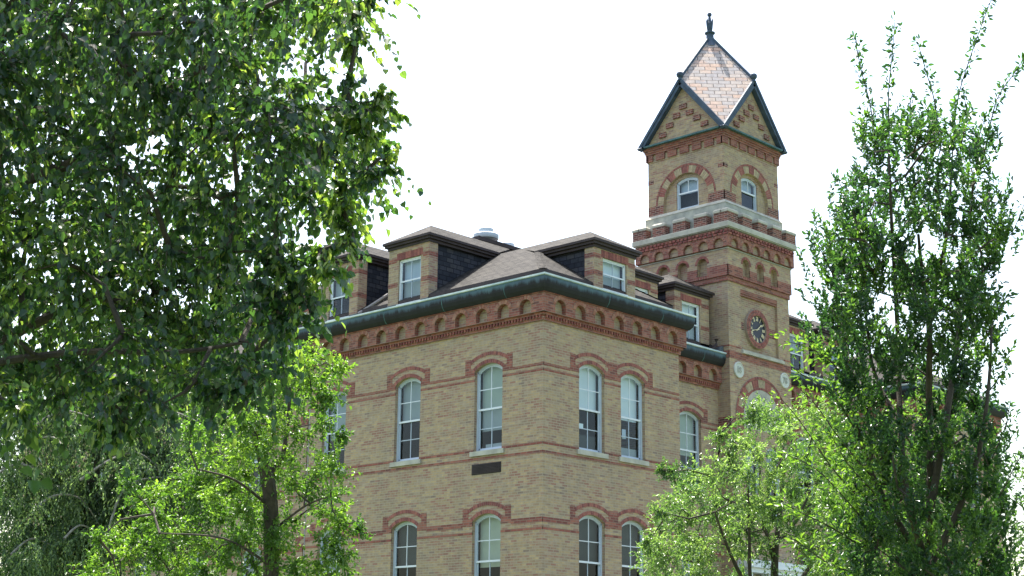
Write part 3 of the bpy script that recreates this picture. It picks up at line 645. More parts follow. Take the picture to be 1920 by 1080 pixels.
# corbelled red head with slots
for h, z0, z1, k in ((1.59, 19.27, 19.31, 'buff'), (1.645, 19.55, 19.62, 'red'), (1.67, 19.62, 19.69, 'red'), (1.70, 19.69, 19.79, 'red')): ringbox(bf, h, z0, z1, k)
ringbox(bf, 1.575, 19.29, 19.56, 'buff')
for F in sides(1.575):
    XX = 1.63 if F.n[0] == 0 else 1.574; cs = [(i - 2.5) * .51 for i in range(6)]; x = -XX
    for c in cs + [None]:
        e = (c - .07) if c is not None else XX
        fbox(bf, F, x, e, 19.31, 19.56, -.05, .055, 'red'); x = (c + .07) if c is not None else 0
keep(bf.build('belfry'), T)
def tower_window(F, kinds):
    o = sash_window(T, F, -.46, .46, 17.37, 18.36, 18.48, -.14, 17.97, kinds, mid=False, sill=False, lower_bar=False); return keep(o, T)
SB = sides(H2)
tower_window(SB[1], [('blind_blue', .54, 1.)]); tower_window(SB[0], [('blind_blue', .62, 1.)]); tower_window(SB[2], []); tower_window(SB[3], [])
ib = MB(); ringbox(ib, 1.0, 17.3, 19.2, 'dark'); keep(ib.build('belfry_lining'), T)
# gables, slate helm, copper verges
AP = 21.94; ZC = 19.82; PK = 24.06; HG = 1.80
gb = MB()
for F in sides(1.62):
    P = [F(-1.62, 19.79, 0), F(1.62, 19.79, 0), F(0, 21.78, 0)]; gb.face(P, 'buff')
    for (u, z) in ((0, 20.97), (-.28, 20.69), (.28, 20.69), (-.57, 20.42), (.57, 20.42), (-.88, 20.14), (.88, 20.14)):
        fbox(gb, F, u - .145, u + .145, z - .085, z + .085, -.02, .05, 'dredge')
keep(gb.build('gable'), T)
hr = MB()
G = [F(0, AP, 0) for F in sides(HG)]; Cn = {(a, b): (CX + a * HG, CY + b * HG, ZC) for a in (-1, 1) for b in (-1, 1)}; Pk = (CX, CY, PK)
for (a, b), c in Cn.items():
    gx = G[1] if a < 0 else G[3]; gy = G[0] if b < 0 else G[2]
    hr.face([c, gy, Pk, gx], 'slate')
keep(hr.build('helm_roof'), T)
vg = MB()
def beam(mb, p, q, wd, ht, k, side=None, drop=0.):
    p, q = Vector(p), Vector(q); d = (q - p).normalized(); s = (side or d.cross(Vector((0, 0, 1)))).normalized(); u = d.cross(s).normalized()
    if u.z < 0: u = -u
    o = -u * drop; c = [(-1, -1), (1, -1), (1, 1), (-1, 1)]
    mb.box8([p + o + s * wd * a + u * ht * b for a, b in c] + [q + o + s * wd * a + u * ht * b for a, b in c], k)
for F in sides(HG):
    nrm = Vector((*F.n, 0))
    for s in (-1, 1):
        beam(vg, F(s * (HG + .03), ZC - .05, -.07), F(0, AP - .01, -.07), .095, .045, 'bluecop', side=nrm)
        beam(vg, F(s * (HG - .06), ZC - .03, -.10), F(0, AP - .14, -.10), .10, .055, 'bluecop', side=nrm, drop=.03)
    fbox(vg, F, -HG - .02, HG + .02, 19.79, 19.845, -.22, .02, 'verdigris'); fbox(vg, F, -HG + .05, HG - .05, 19.845, 19.90, -.20, -.10, 'verdigris')
keep(vg.build('verge'), T)
rb = MB()
for g_ in G: beam(rb, g_, Pk, .045, .05, 'bluecop')
keep(rb.build('copper_ridge'), T)
for F in sides(HG):
    k = MB(); p = F(0, AP + .10, -.02); k.lathe(p, [(r_ * 1.3, z_ * 1.15 + .02) for r_, z_ in [(0, .11), (.05, .098), (.085, .07), (.098, .02), (.085, -.04), (.05, -.08), (.045, -.12), (.075, -.16), (.0, -.2)]], 'bluecop', 14)
    o = keep(k.build('ball_finial', smooth=True), T)
f = MB(); f.lathe((CX, CY, 0), [(.31, 23.60), (.19, 23.82), (.14, 23.95), (.125, 24.13), (.18, 24.15), (.185, 24.19), (.12, 24.22), (.085, 24.24), (.11, 24.52), (.07, 24.62), (.045, 24.78), (.04, 24.80), (.075, 24.84), (.085, 24.88), (.07, 24.93), (.0, 24.96)], 'bluecop', 14)
for i in range(4):
    a = i * PI / 2 + PI / 4 + .75; dx, dy = math.cos(a), math.sin(a); r = lambda q, z: (CX + dx * q, CY + dy * q, z)
    f.tube([r(.06, 24.3), r(.10, 24.5), r(.13, 24.62), r(.16, 24.74)], [.055, .045, .028, .003], 'bluecop', 6)
keep(f.build('spire_finial'), T)
# clock
FC = Fr((12.45, CY - H0), (1, 0), (0, -1)); zc0 = 13.22
ck = MB(); vring(ck, FC, 0, zc0, .455, .555, 0, 2 * PI, .06, -.12, .02, 'redv'); vring(ck, FC, 0, zc0, .56, .645, 0, 2 * PI, .07, -.12, .01, 'redv')
cko = keep(ck.build('clock'), T); cko['label'] = 'round clock in a red brick ring'
dl = MB(); n = 48; dl.face([FC(.455 * math.sin(2 * PI * i / n), zc0 + .455 * math.cos(2 * PI * i / n), -.045) for i in range(n)], 'black'); dl.build('dial', cko)
nm = MB()
def stroke(mb, a, r0, r1, o0, o1, wd, w=-.04):
    ca, sa = math.cos(a), math.sin(a); P = []
    for (r, o) in ((r0, o0 - wd), (r0, o0 + wd), (r1, o1 + wd), (r1, o1 - wd)): P.append(FC(r * sa + o * ca, zc0 + r * ca - o * sa, w))
    mb.prism(P, tuple(.008 * k for k in (*FC.n, 0)), 'gold')
ROM = ['XII', 'I', 'II', 'III', 'IIII', 'V', 'VI', 'VII', 'VIII', 'IX', 'X', 'XI']
for h, t in enumerate(ROM):
    a = h * PI / 6; wds = {'I': .032, 'V': .06, 'X': .06}; tot = sum(wds[c] for c in t); x = -tot / 2; r0, r1 = .28, .435
    # numerals read from the centre outwards at the foot
    for c in t:
        m = x + wds[c] / 2; hw = .0115
        if c == 'I': stroke(nm, a, r0, r1, m, m, hw)
        elif c == 'V': stroke(nm, a, r0, r1, m, m - .022, hw); stroke(nm, a, r0, r1, m, m + .022, hw)
        else: stroke(nm, a, r0, r1, m - .022, m + .022, hw); stroke(nm, a, r0, r1, m + .022, m - .022, hw)
        x += wds[c]
nm.build('numeral_ring', cko)
def hand(name, a, ln, tail, wd, w):
    mb = MB(); ca, sa = math.cos(a), math.sin(a)
    pts = [(-tail, 0), (-tail * .6, wd * 1.2), (0, wd * .8), (ln * .7, wd * .7), (ln * .8, wd * 1.8), (ln, 0)]; P = [FC(r * sa + o * ca, zc0 + r * ca - o * sa, w) for r, o in pts + [(r, -o) for r, o in pts[::-1][1:-1]]]
    mb.prism(P, tuple(.01 * k for k in (*FC.n, 0)), 'gold'); mb.build(name, cko)
hand('minute_hand', 2 * PI * 42.5 / 60, .36, .10, .014, -.015); hand('hour_hand', 2 * PI * (1.75) / 12, .30, .08, .02, -.028)
bs = MB(); bs.lathe((0, 0, 0), [(0, .0), (.03, .0)], 'gold', 8)
# panel trim, bands, medallions
tr = MB(); _fb = fbox
def fbox(mb, *a):
    if mb is tr: q = MB(); _fb(q, *a); keep(q.build('brick_banding'), T)
    else: _fb(mb, *a)
fbox(tr, S0[0], -1.05, 1.05, 14.20, 14.40, -.09, .0 - .02, 'red'); fbox(tr, S0[0], -1.05, 1.05, 14.27, 14.40, -.03, -.004, 'red')
for (a, b, z0, z1) in ((-1.0, -.80, 13.10, 13.34), (.60, 1.04, 13.08, 13.38)): fbox(tr, S0[0], a, b, z0, z1, -.1, -.075, 'dredge')
for F in (S0[0], S0[1]):
    if F is S0[0]:
        for (x0, x1) in ((-H0 - .006, -1.10), (1.34, H0 + .006)): fbox(tr, F, x0, x1, 12.03, 12.27, -.02, .006, 'red'); fbox(tr, F, x0, x1, 12.40, 12.45, -.02, .006, 'red')
        fbox(tr, F, -1.10, 1.34, 12.03, 12.26, -.02, .006, 'red')
    else: fbox(tr, F, -H0, H0, 12.03, 12.27, -.02, .006, 'red'); fbox(tr, F, -H0, H0, 12.40, 12.45, -.02, .006, 'red')
for F in (S0[0], S0[1]):
    for (x0, x1) in (((-H0 - .006, -1.5), (1.5, H0 + .006)) if F is S0[0] else ((-H0, H0),)): fbox(tr, F, x0, x1, 9.70, 10.14, -.02, .006, 'dredge')
fbox = _fb
sl = MB(); fbox(sl, S0[0], -1.07, 1.30, 12.27, 12.36, -.09, .07, 'stone'); fbox(sl, S0[0], -1.05, 1.28, 12.36, 12.40, -.09, .03, 'stone'); keep(sl.build('clock_panel_sill'), T)
def text_mesh(name, body, F, u, z, size, w, parent, k='carve', ext=.012, sx=.8, rot=0., font_sp=1.):
    cu = bpy.data.curves.new(name, 'FONT'); cu.body = body; cu.size = size; cu.extrude = ext; cu.align_x = 'CENTER'; cu.align_y = 'CENTER'; cu.resolution_u = 3
    t = bpy.data.objects.new(name, cu); COL.objects.link(t); dg = bpy.context.evaluated_depsgraph_get(); me = bpy.data.meshes.new_from_object(t.evaluated_get(dg)); bpy.data.objects.remove(t)
    Lm = Matrix(((F.u[0], 0, F.n[0], 0), (F.u[1], 0, F.n[1], 0), (0, 1, 0, 0), (0, 0, 0, 1)))
    p = F(u, z, w); me.transform(Matrix.Translation(p) @ Lm @ Matrix.Rotation(rot, 4, 'Z') @ Matrix.Diagonal((sx, 1, 1, 1)))
    me.materials.clear(); me.materials.append(M[k]); o = bpy.data.objects.new(name, me); COL.objects.link(o)
    return o
FM = S0[0]
for u, z, s in ((-1.27, 11.69, '18'), (1.33, 11.73, '78')):
    md = MB(); n = 32; c = Vector(FM(u, z, 0))
    for (r0, w0_, r1, w1_, k) in ((.262, 0, .262, .035, 'medal'), (.262, .035, .235, .05, 'medal'), (.235, .05, .21, .03, 'medal'), (.21, .03, 0, .03, 'medal')):
        for i in range(n):
            a, b = 2 * PI * i / n, 2 * PI * (i + 1) / n; q = lambda r, t, ww: FM(u + r * math.sin(t), z + r * math.cos(t), ww)
            pts = [q(r0, a, w0_), q(r0, b, w0_), q(r1, b, w1_), q(r1, a, w1_)]
            md.face(pts if r1 else pts[:3], k)
    mo = keep(md.build('medallion'), T); mo['label'] = 'pale round stone carved with ' + s
    to = text_mesh('date_numeral', s, FM, u, z - .01, .30, .038, mo, 'stonedark', .012, .85); to.parent = mo; to.matrix_parent_inverse = Matrix.Identity(4)
# tympanum arch
ta = MB(); zt_ = 10.15
vring(ta, FM, 0, zt_, 1.06, 1.135, -PI / 2, PI / 2, .07, -.06, .012, 'redv')
ns = 11; da = PI / ns
for i in range(ns):
    k = 'buffv' if i % 2 == 1 else 'redv'; vring(ta, FM, 0, zt_, 1.138, 1.40, -PI / 2 + i * da, -PI / 2 + (i + 1) * da, .075, -.03, .008, k, mortar=(k == 'redv'))
vring(ta, FM, 0, zt_, 1.403, 1.49, -PI / 2, PI / 2, .075, -.03, .02, 'redv')
for s in (-1, 1): x0, x1 = sorted((s * 1.06, s * 1.49)); fbox(ta, FM, x0, x1, 9.60, zt_, -.03, .012, 'red')
keep(ta.build('arch_surround'), T)
tp = MB(); A = [(1.06 * math.sin(-PI / 2 + PI * i / 24), zt_ + 1.06 * math.cos(-PI / 2 + PI * i / 24)) for i in range(25)]
tp.prism([FM(-1.06, 9.86, .002)] + [FM(u, z, .002) for u, z in A] + [FM(1.06, 9.86, .002)], tuple(.003 * k for k in (*FM.n, 0)), 'stone'); fbox(tp, FM, -1.06, 1.06, 10.14, 10.155, .004, .0065, 'carve')
tpo = keep(tp.build('tympanum'), T)
word = 'PRO-SEMINAR'
for i, c in enumerate(word):
    a = (-.95 + 1.9 * i / (len(word) - 1)); o = text_mesh('carved_letter', c, FM, .83 * math.sin(a), zt_ + .83 * math.cos(a), .2, .006, tpo, 'stonedark', .004, .9, -a); o.parent = tpo
# lower tower windows and white porch glazing glimpsed through the leaves
for a, b in ((-1.0, -.15), (.15, 1.0)):
    o = sash_window(T, FM, a, b, 7.2, 9.2, 9.42, -.10, 8.3, [('blind_grey', .5, 1.)], sill=False); keep(o, T)
pc = MB(); fbox(pc, FM, -1.6, 1.75, 5.45, 5.68, .02, .55, 'white'); fbox(pc, FM, -1.5, 1.65, 5.30, 5.45, .02, .45, 'white')
for x in (-1.5, -.45, .6, 1.45): fbox(pc, FM, x, x + .16, .2, 5.30, .10, .40, 'white')
fbox(pc, FM, -1.4, 1.5, 3.0, 3.1, .12, .2, 'white'); fbox(pc, FM, -1.4, 1.5, 4.4, 4.48, .12, .2, 'white')
keep(pc.build('entrance_porch'), T)
pg = MB(); pg.face([FM(-1.4, .2, .15), FM(1.5, .2, .15), FM(1.5, 5.3, .15), FM(-1.4, 5.3, .15)], 'glass'); keep(pg.build('porch_glazing'), T)
# a little dark flashing hood between gutter and tower
fh = MB(); fh.prism([(10.45, 2.02, 12.15), (10.78, 2.02, 12.15), (10.78, 2.02, 12.42), (10.6, 2.02, 12.36)], (0, .5, 0), 'flash'); fh.tube([(10.3, 2.15, 12.2), (10.5, 2.1, 12.42), (10.52, 2.1, 12.60)], [.05, .05, .07], 'fascia', 8)
keep(fh.build('roof_flashing'), B)
# ------------------------------------------------------------------ TREES
def inpoly(p, poly):
    c = False; n = len(poly)
    for i in range(n):
        (x0, y0), (x1, y1) = poly[i], poly[i - 1]
        if (y0 > p[1]) != (y1 > p[1]) and p[0] < (x1 - x0) * (p[1] - y0) / (y1 - y0) + x0: c = not c
    return c
def unit(a): return a / np.maximum(np.linalg.norm(a, axis=-1, keepdims=True), 1e-9)
def crown_clumps(poly, step, d0, d1, rad, gaps=(), jit=.45):
    """clump centres filling the crown's volume between two distances"""
    xs = [p[0] for p in poly]; ys = [p[1] for p in poly]; out = []; y = min(ys)
    while y <= max(ys):
        x = min(xs)
        while x <= max(xs):
            p = (x + random.uniform(-jit, jit) * step, y + random.uniform(-jit, jit) * step)
            if inpoly(p, poly) and not any((p[0] - g[0]) ** 2 + (p[1] - g[1]) ** 2 < g[2] ** 2 for g in gaps):
                d = random.uniform(d0, d1); out.append((at(p[0], p[1], d), rad * random.uniform(.75, 1.25)))
            x += step
        y += step
    return out
class Leaves:
    def __init__(s): s.P = []; s.D = []; s.N = []; s.L = []; s.T = []
    def add(s, P, D, Nn, L, T): s.P.append(P); s.D.append(D); s.N.append(Nn); s.L.append(L); s.T.append(T)
    def build(s, name, parent, matk, wr, shape='oval', curl=.12):
        P = np.concatenate(s.P); D = unit(np.concatenate(s.D)); Nn = np.concatenate(s.N); L = np.concatenate(s.L)[:, None]; T = np.concatenate(s.T)
        A = unit(np.cross(D, Nn)); Nn = np.cross(A, D); n = len(P)
        tpl = {'heart': [(0, 0), (.16, .46), (.58, .42), (1.05, 0), (.58, -.42), (.16, -.46)], 'oval': [(0, 0), (.3, .42), (.68, .36), (1, 0), (.68, -.36), (.3, -.42)], 'long': [(0, 0), (.3, .5), (.65, .42), (1, 0), (.65, -.42), (.3, -.5)]}[shape]
        V = np.empty((n, 6, 3))
        for j, (a, b) in enumerate(tpl):
            V[:, j] = P + D * L * a + A * L * wr * b + Nn * L * ((abs(b) * .35) - curl * a * a)
        me = bpy.data.meshes.new(name); me.vertices.add(6 * n); me.vertices.foreach_set('co', V.ravel())
        idx = (np.arange(n)[:, None] * 6 + np.array([0, 1, 2, 3, 0, 3, 4, 5])).ravel()
        me.loops.add(8 * n); me.loops.foreach_set('vertex_index', idx); me.polygons.add(2 * n)
        me.polygons.foreach_set('loop_start', np.arange(2 * n) * 4); me.polygons.foreach_set('loop_total', np.full(2 * n, 4))
        me.materials.append(M[matk]); a_ = me.attributes.new('tone', 'FLOAT', 'FACE'); a_.data.foreach_set('value', np.repeat(T, 2).astype(np.float32))
        me.update(calc_edges=True); o = bpy.data.objects.new(name, me); COL.objects.link(o); keep(o, parent); return o
def spray(LV, TW, c, r, ntw, nl, ll, droop=.3, hang=.3, upb=.6, tone=.5, bias=(0, 0, 0), spread=.35, tv=.3, twr=.004):
    """leafy twigs around a clump centre"""
    c = np.array(c); S0_ = c + unit(rng.normal(size=(ntw, 3))) * r * spread * rng.random((ntw, 1))
    D = unit(unit(rng.normal(size=(ntw, 3))) + np.array(bias)); ln = r * rng.uniform(.55, 1.15, (ntw, 1))
    t = (np.arange(nl)[None, :] + rng.random((ntw, nl))) / nl
    pos = S0_[:, None] + D[:, None] * ln[:, None] * t[..., None]; pos[..., 2] -= droop * ln * t ** 2
    tan = D[:, None] + np.zeros_like(pos); tan = tan.copy(); tan[..., 2] -= 2 * droop * t
    side = rng.normal(size=pos.shape)
    ld = unit(unit(tan) * .7 + unit(side) * .8 + np.array([0, 0, -hang])); nn = unit(rng.normal(size=pos.shape)) + np.array([0, 0, upb])
    k = ntw * nl
    LV.add(pos.reshape(k, 3), ld.reshape(k, 3), nn.reshape(k, 3), ll * rng.uniform(.6, 1.15, k), np.clip(tone + rng.normal(size=k) * tv * .6 + rng.normal() * .12, 0, 1))
    if TW is not None:
        for i in range(ntw):
            q = [S0_[i] + D[i] * ln[i] * u - np.array([0, 0, droop * ln[i][0] * u * u]) for u in (0, .5, 1)]; TW.tube(q, [twr, twr * .75, twr * .3], TW.bark, 3, cap=False)
def limb(mb, pts, r0, r1, n=7):
    """a bent, tapering limb through the points"""
    P = [Vector(p) for p in pts]; out = []
    for i in range(len(P) - 1):
        a, b = P[i], P[i + 1]; p0 = P[max(i - 1, 0)]; p3 = P[min(i + 2, len(P) - 1)]
        for k in range(5):
            t = k / 5; out.append(.5 * ((2 * a) + (b - p0) * t + (2 * p0 - 5 * a + 4 * b - p3) * t * t + (3 * a - p0 - 3 * b + p3) * t ** 3))
    out.append(P[-1]); m = len(out)
    mb.tube(out, [r0 + (r1 - r0) * (i / (m - 1)) for i in range(m)], mb.bark, n, cap=False); return out
def connect(mb, nodes, clumps, r=.02, r1=.005, sag=.1, maxr=.05):
    """grow branches from the nearest limb to every clump, nearest first, so they fork like a tree"""
    nodes = [np.array(p) for p in nodes]; rem = sorted(clumps, key=lambda c: min(np.linalg.norm(c[0] - p) for p in nodes))
    for c, rad in rem:
        arr = np.array(nodes); d = np.linalg.norm(arr - c, axis=1); i = int(np.argmin(d)); a = arr[i]; L = d[i]
        if L > .05:
            m = (a + c) / 2 + rng.normal(size=3) * L * .12 - np.array([0, 0, -sag * L]); pts = [a, a * .25 + m * .5 + c * .25, c]
            rr = min(maxr, r + .012 * L); mb.tube([Vector(a), Vector(m), Vector(c)], [rr, rr * .7, r1], mb.bark, 5, cap=False)
            nodes.append(m); nodes.append(np.array(c))
def ground_below(p): return np.array([p[0], p[1], 0.])
def tree(name, label, base):
    return empty(name, tuple(base), label, 'tree', None)
def bark(k='bark'):
    m = MB(); m.bark = k; return m
# 1 --- the big linden hanging in from the left, near the camera
gp = [(330, 112, 26), (268, 262, 30), (430, 290, 38), (590, 120, 40), (640, 145, 30), (560, 135, 20), (250, 325, 26), (90, 262, 24), (60, 380, 25), (225, 360, 24), (20, 600, 30), (470, 255, 18), (560, 440, 55), (620, 435, 50), (500, 430, 22), (30, 470, 30), (100, 460, 22)]
lin = [(-60, -60), (690, -60), (655, 40), (640, 100), (560, 130), (600, 190), (690, 185), (715, 235), (705, 320), (640, 330), (630, 400), (560, 455), (580, 480), (575, 525), (540, 590), (510, 650), (490, 690), (440, 705), (400, 690), (330, 740), (250, 745), (180, 770), (90, 745), (-60, 760)]
ba = at(-330, 1100, 11.2); base = ground_below(ba)
t1 = tree('linden_tree', 'large dark linden hanging in from the left, close to the viewer, with pale bracts', base); bk = bark()
tr_ = limb(bk, [base, at(-325, 1100, 11.2), at(-300, 800, 11.), at(-330, 300, 11.2), at(-350, -500, 11.4)], .26, .10, 12)
l1 = limb(bk, [at(-305, 820, 11.), at(-120, 700, 10.6), at(60, 610, 10.3), at(180, 560, 10.1), at(290, 590, 9.9)], .055, .014)
l2 = limb(bk, [at(-320, 500, 11.1), at(-100, 400, 10.7), at(150, 300, 10.5), at(290, 245, 10.2), at(420, 262, 10.), at(545, 230, 9.8)], .05, .012)
l3 = limb(bk, [at(290, 245, 10.2), at(300, 180, 10.1), at(380, 130, 10.), at(470, 85, 9.9)], .028, .01)
l4 = limb(bk, [at(-330, 250, 11.2), at(-100, 100, 10.9), at(200, 20, 10.6), at(450, -30, 10.3)], .045, .012)
l5 = limb(bk, [at(40, 615, 10.3), at(45, 480, 10.5), at(80, 400, 10.6)], .022, .008)
l6 = limb(bk, [at(-250, 750, 10.9), at(-60, 690, 9.6), at(150, 660, 9.2), at(330, 660, 9.), at(470, 640, 8.9)], .035, .008)
nodes = l1 + l2 + l3 + l4 + l5 + l6
cl_ = crown_clumps(lin, 46, 8.3, 12.6, .30, gp)
off = crown_clumps([(-900, -700), (330, -700), (330, -250), (560, -250), (600, -80), (-70, -80), (-70, 780), (-900, 780)], 130, 8.8, 13.5, .60)
for (px, py, d, r) in ((700, 190, 8.8, .16), (725, 300, 8.8, .15), (690, 250, 8.9, .2), (660, 20, 9.2, .22), (690, -5, 9.2, .14), (665, 75, 9.1, .14), (650, 170, 9, .18), (655, 350, 8.9, .14), (640, 400, 8.9, .10), (660, 430, 8.8, .10), (610, 480, 8.7, .14), (540, 600, 8.6, .16), (570, 520, 8.7, .2), (625, 505, 8.5, .15), (600, 470, 8.6, .15), (555, 560, 8.6, .16), (655, 455, 8.6, .09), (520, 480, 8.6, .2), (525, 620, 8.6, .14), (705, 330, 8.7, .14), (640, 380, 8.8, .2), (680, 240, 8.7, .2), (700, 215, 8.7, .15), (720, 180, 8.8, .08), (300, 760, 8.6, .12), (400, 730, 8.6, .12), (450, 730, 8.6, .1), (200, 800, 8.6, .12), (240, 790, 8.6, .1), (30, 770, 8.7, .16)):
    cl_.append((at(px, py, d), r))
connect(bk, nodes, cl_, .012, .003); connect(bk, nodes, off, .03, .006)
LV = Leaves(); BR = Leaves()
for c, r in cl_:
    k = max(4, int(15 * (r / .3))); spray(LV, bk, c, r * 1.2, k, 12, .050, droop=.45, hang=.75, upb=.9, tv=.5, tone=min(1, random.uniform(.05, .65) + .4 * max(0, min(1, (float((c - CAM) @ CR) / float((c - CAM) @ CF) * FPX + 460) / 250))), twr=.003)  # clumps towards the right get lighter leaf tones, painting in the sun on them
    if random.random() < .9: spray(BR, None, c, r, 5, random.choice((1, 2, 3)), .062, droop=.4, hang=1.3, upb=.1, tone=.5)
for c, r in off: spray(LV, None, c, r * 1.1, 30, 10, .085, droop=.4, hang=.7, upb=.9)
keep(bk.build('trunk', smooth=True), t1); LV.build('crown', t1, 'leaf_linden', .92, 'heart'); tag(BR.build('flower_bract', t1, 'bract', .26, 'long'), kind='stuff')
# 2 --- bright green tree in front of the left corner of the wing
pl = [(585, 650), (628, 680), (622, 745), (590, 780), (640, 800), (600, 840), (650, 900), (645, 945), (690, 985), (650, 1010), (665, 1060), (640, 1240), (150, 1240), (165, 1040), (215, 1000), (260, 920), (350, 880), (350, 815), (430, 765), (450, 710), (520, 660)]
base = ground_below(at(512, 1200, 27)); t2 = tree('small_leaved_tree', 'bright green small-leaved tree with dark forked trunk in front of the left wall', base); bk = bark()
l = limb(bk, [base, at(508, 1100, 27), at(507, 940, 27), at(495, 870, 27)], .16, .115, 10)
a = limb(bk, [at(495, 870, 27), at(478, 800, 27), at(455, 735, 26.9), at(435, 690, 26.8)], .10, .03); b_ = limb(bk, [at(500, 890, 27), at(528, 860, 27.1), at(540, 790, 27.2), at(545, 700, 27.3)], .06, .02)
c_ = limb(bk, [at(506, 950, 27), at(440, 900, 26.5), at(370, 880, 26)], .032, .012); d_ = limb(bk, [at(506, 1000, 27), at(570, 950, 26.6), at(620, 930, 26.3)], .028, .01); e_ = limb(bk, [at(507, 1060, 27), at(420, 1010, 26), at(300, 1000, 25.3)], .028, .01)
cs = crown_clumps(pl, 40, 26.0, 28.8, .34, [(600, 830, 22), (420, 830, 16), (560, 950, 18), (575, 1010, 22), (470, 980, 14)])
for p in ((640, 690, 26.5, .2), (640, 985, 26.2, .22), (672, 992, 26.2, .2), (640, 815, 26.5, .16), (605, 760, 26.4, .2), (185, 1010, 25.5, .2), (240, 905, 25.6, .2)): cs.append((at(*p[:3]), p[3]))
connect(bk, l[8:] + a + b_ + c_ + d_ + e_, cs, .012, .004)
LV = Leaves()
for c, r in cs: spray(LV, None, c, r * 1.2, int(30 * r / .34) + 3, 13, .072, droop=.15, hang=.1, upb=.9, tone=random.uniform(.15, .8), spread=.5)
keep(bk.build('trunk', smooth=True), t2); LV.build('crown', t2, 'leaf_bright', .62, 'oval')
# 3 --- dark weeping tree
base = ground_below(at(150, 1300, 33)); t3 = tree('weeping_tree', 'dark weeping tree with pale arching boughs at lower left', base); bk = bark('barkgrey')
l = limb(bk, [base, at(150, 1150, 33), at(165, 950, 33), at(200, 760, 33), at(190, 660, 33)], .22, .07, 10)
bo = []
for pts in (((165, 950), (230, 905), (300, 890), (350, 930)), ((170, 930), (110, 890), (50, 900), (10, 960)), ((190, 850), (270, 840), (330, 850), (370, 910)), ((200, 780), (290, 740), (380, 760), (420, 830)), ((195, 800), (100, 770), (20, 800), (-50, 880)),
            ((200, 760), (260, 700), (340, 690), (400, 730)), ((195, 720), (120, 680), (20, 700), (-80, 760)), ((160, 1000), (90, 990), (40, 1030), (10, 1080)), ((165, 990), (240, 960), (310, 960), (340, 1030)), ((190, 1050), (150, 990), (120, 1000), (90, 1060))):
    dz = random.uniform(-2.3, 1.2); bo.append(limb(bk, [at(x, y, 33 + dz * i / 3) for i, (x, y) in enumerate(pts)], .055, .015))
LF = Leaves()
for pts in (((200, 1010), (230, 920), (290, 895), (345, 905)), ((60, 960), (100, 930), (150, 935), (190, 990)), ((120, 1010), (150, 985), (185, 1000)), ((340, 900), (380, 880), (415, 905), (440, 960)), ((150, 900), (210, 860), (260, 850), (300, 880)), ((-20, 900), (30, 870), (80, 890), (110, 940)), ((250, 800), (310, 770), (370, 790)), ((60, 800), (120, 770), (190, 790)), ((20, 1040), (60, 1010), (110, 1030)), ((130, 860), (100, 820), (40, 830))):
    bk2 = bark('barkpale'); l_ = limb(bk2, [at(x, y, 30.6 + .4 * i) for i, (x, y) in enumerate(pts)], .030, .010, 5); keep(bk2.build('bough', smooth=True), t3)
    for p in l_[::2]:
        spray(LF, None, np.array(p) + rng.normal(size=3) * .12, random.uniform(.3, .75), 6, 20, .070, droop=1.15, hang=.8, upb=.8, tone=random.uniform(.5, 1.), spread=.4, tv=.4)
LV = Leaves()
for b_ in bo:
    for p in b_[1:]:
        for k in range(4):
            q = np.array(p) + rng.normal(size=3) * np.array([.4, .4, .10]); n = random.randint(4, 8)
            spray(LV, None, q, random.uniform(.35, 1.0), n, 24, .075, droop=1.1, hang=.8, upb=.5, tone=random.uniform(.1, .9), spread=.3, bias=(0, 0, -.1), tv=.45)
    for k in range(34):
        q = np.array(random.choice(b_)) + rng.normal(size=3) * np.array([1.1, 1.1, .5]) + np.array([0, 0, .3]); spray(LV, None, q, random.uniform(.3, .65), 10, 22, .072, droop=.8, hang=.6, upb=.6, tone=random.uniform(.2, .8), spread=.6, tv=.4)
keep(bk.build('trunk', smooth=True), t3); LV.build('crown', t3, 'leaf_weep', .5, 'oval'); LF.build('hanging_foliage', t3, 'leaf_weep', .5, 'oval')
# 4 --- upright pear on the right
pp = [(1600, 285), (1650, 235), (1720, 215), (1800, 225), (1870, 300), (1885, 400), (1880, 480), (1862, 560), (1868, 680), (1830, 740), (1870, 800), (1885, 900), (1900, 1000), (1905, 1240), (1590, 1240), (1590, 1080), (1560, 980), (1590, 900), (1585, 800), (1560, 740), (1535, 650), (1530, 560), (1520, 470), (1575, 440), (1590, 360)]
gp = [(1738, 470, 36), (1690, 600, 22), (1700, 628, 24), (1660, 560, 14), (1640, 600, 18), (1640, 690, 24), (1745, 640, 22), (1620, 740, 16), (1780, 600, 14), (1720, 750, 30), (1700, 790, 20), (1600, 640, 12), (1560, 690, 16), (1740, 800, 22), (1665, 800, 14)]
base = ground_below(at(1745, 1200, 16)); t4 = tree('pear_tree', 'tall upright dark green tree with long leafy shoots rising above its crown on the right', base); bk = bark()
l = limb(bk, [base, at(1745, 1150, 16), at(1742, 1080, 16)], .16, .13, 10)
nodes = []
for pts, r0, r1 in ((((1742, 1080), (1700, 930), (1688, 800), (1682, 600), (1672, 420), (1665, 260)), .045, .010), (((1742, 1080), (1745, 900), (1742, 760), (1742, 620), (1730, 520), (1722, 440)), .05, .014), (((1742, 620), (1752, 540), (1775, 440), (1785, 300)), .03, .01),
                    (((1745, 950), (1775, 780), (1795, 640), (1815, 480), (1825, 330)), .042, .010), (((1745, 1060), (1820, 900), (1850, 760), (1860, 600)), .038, .01), (((1735, 1060), (1640, 900), (1600, 760), (1580, 620), (1560, 500)), .036, .01), (((1690, 800), (1640, 700), (1625, 600), (1615, 450)), .025, .008)):
    nodes += limb(bk, [at(x, y, 16 + .5 * math.sin(x + i)) for i, (x, y) in enumerate(pts)], r0, r1)
cs = crown_clumps(pp, 33, 14.9, 17.2, .165, gp)
connect(bk, nodes, cs, .009, .003, sag=.2)
LV = Leaves(); SH = Leaves()
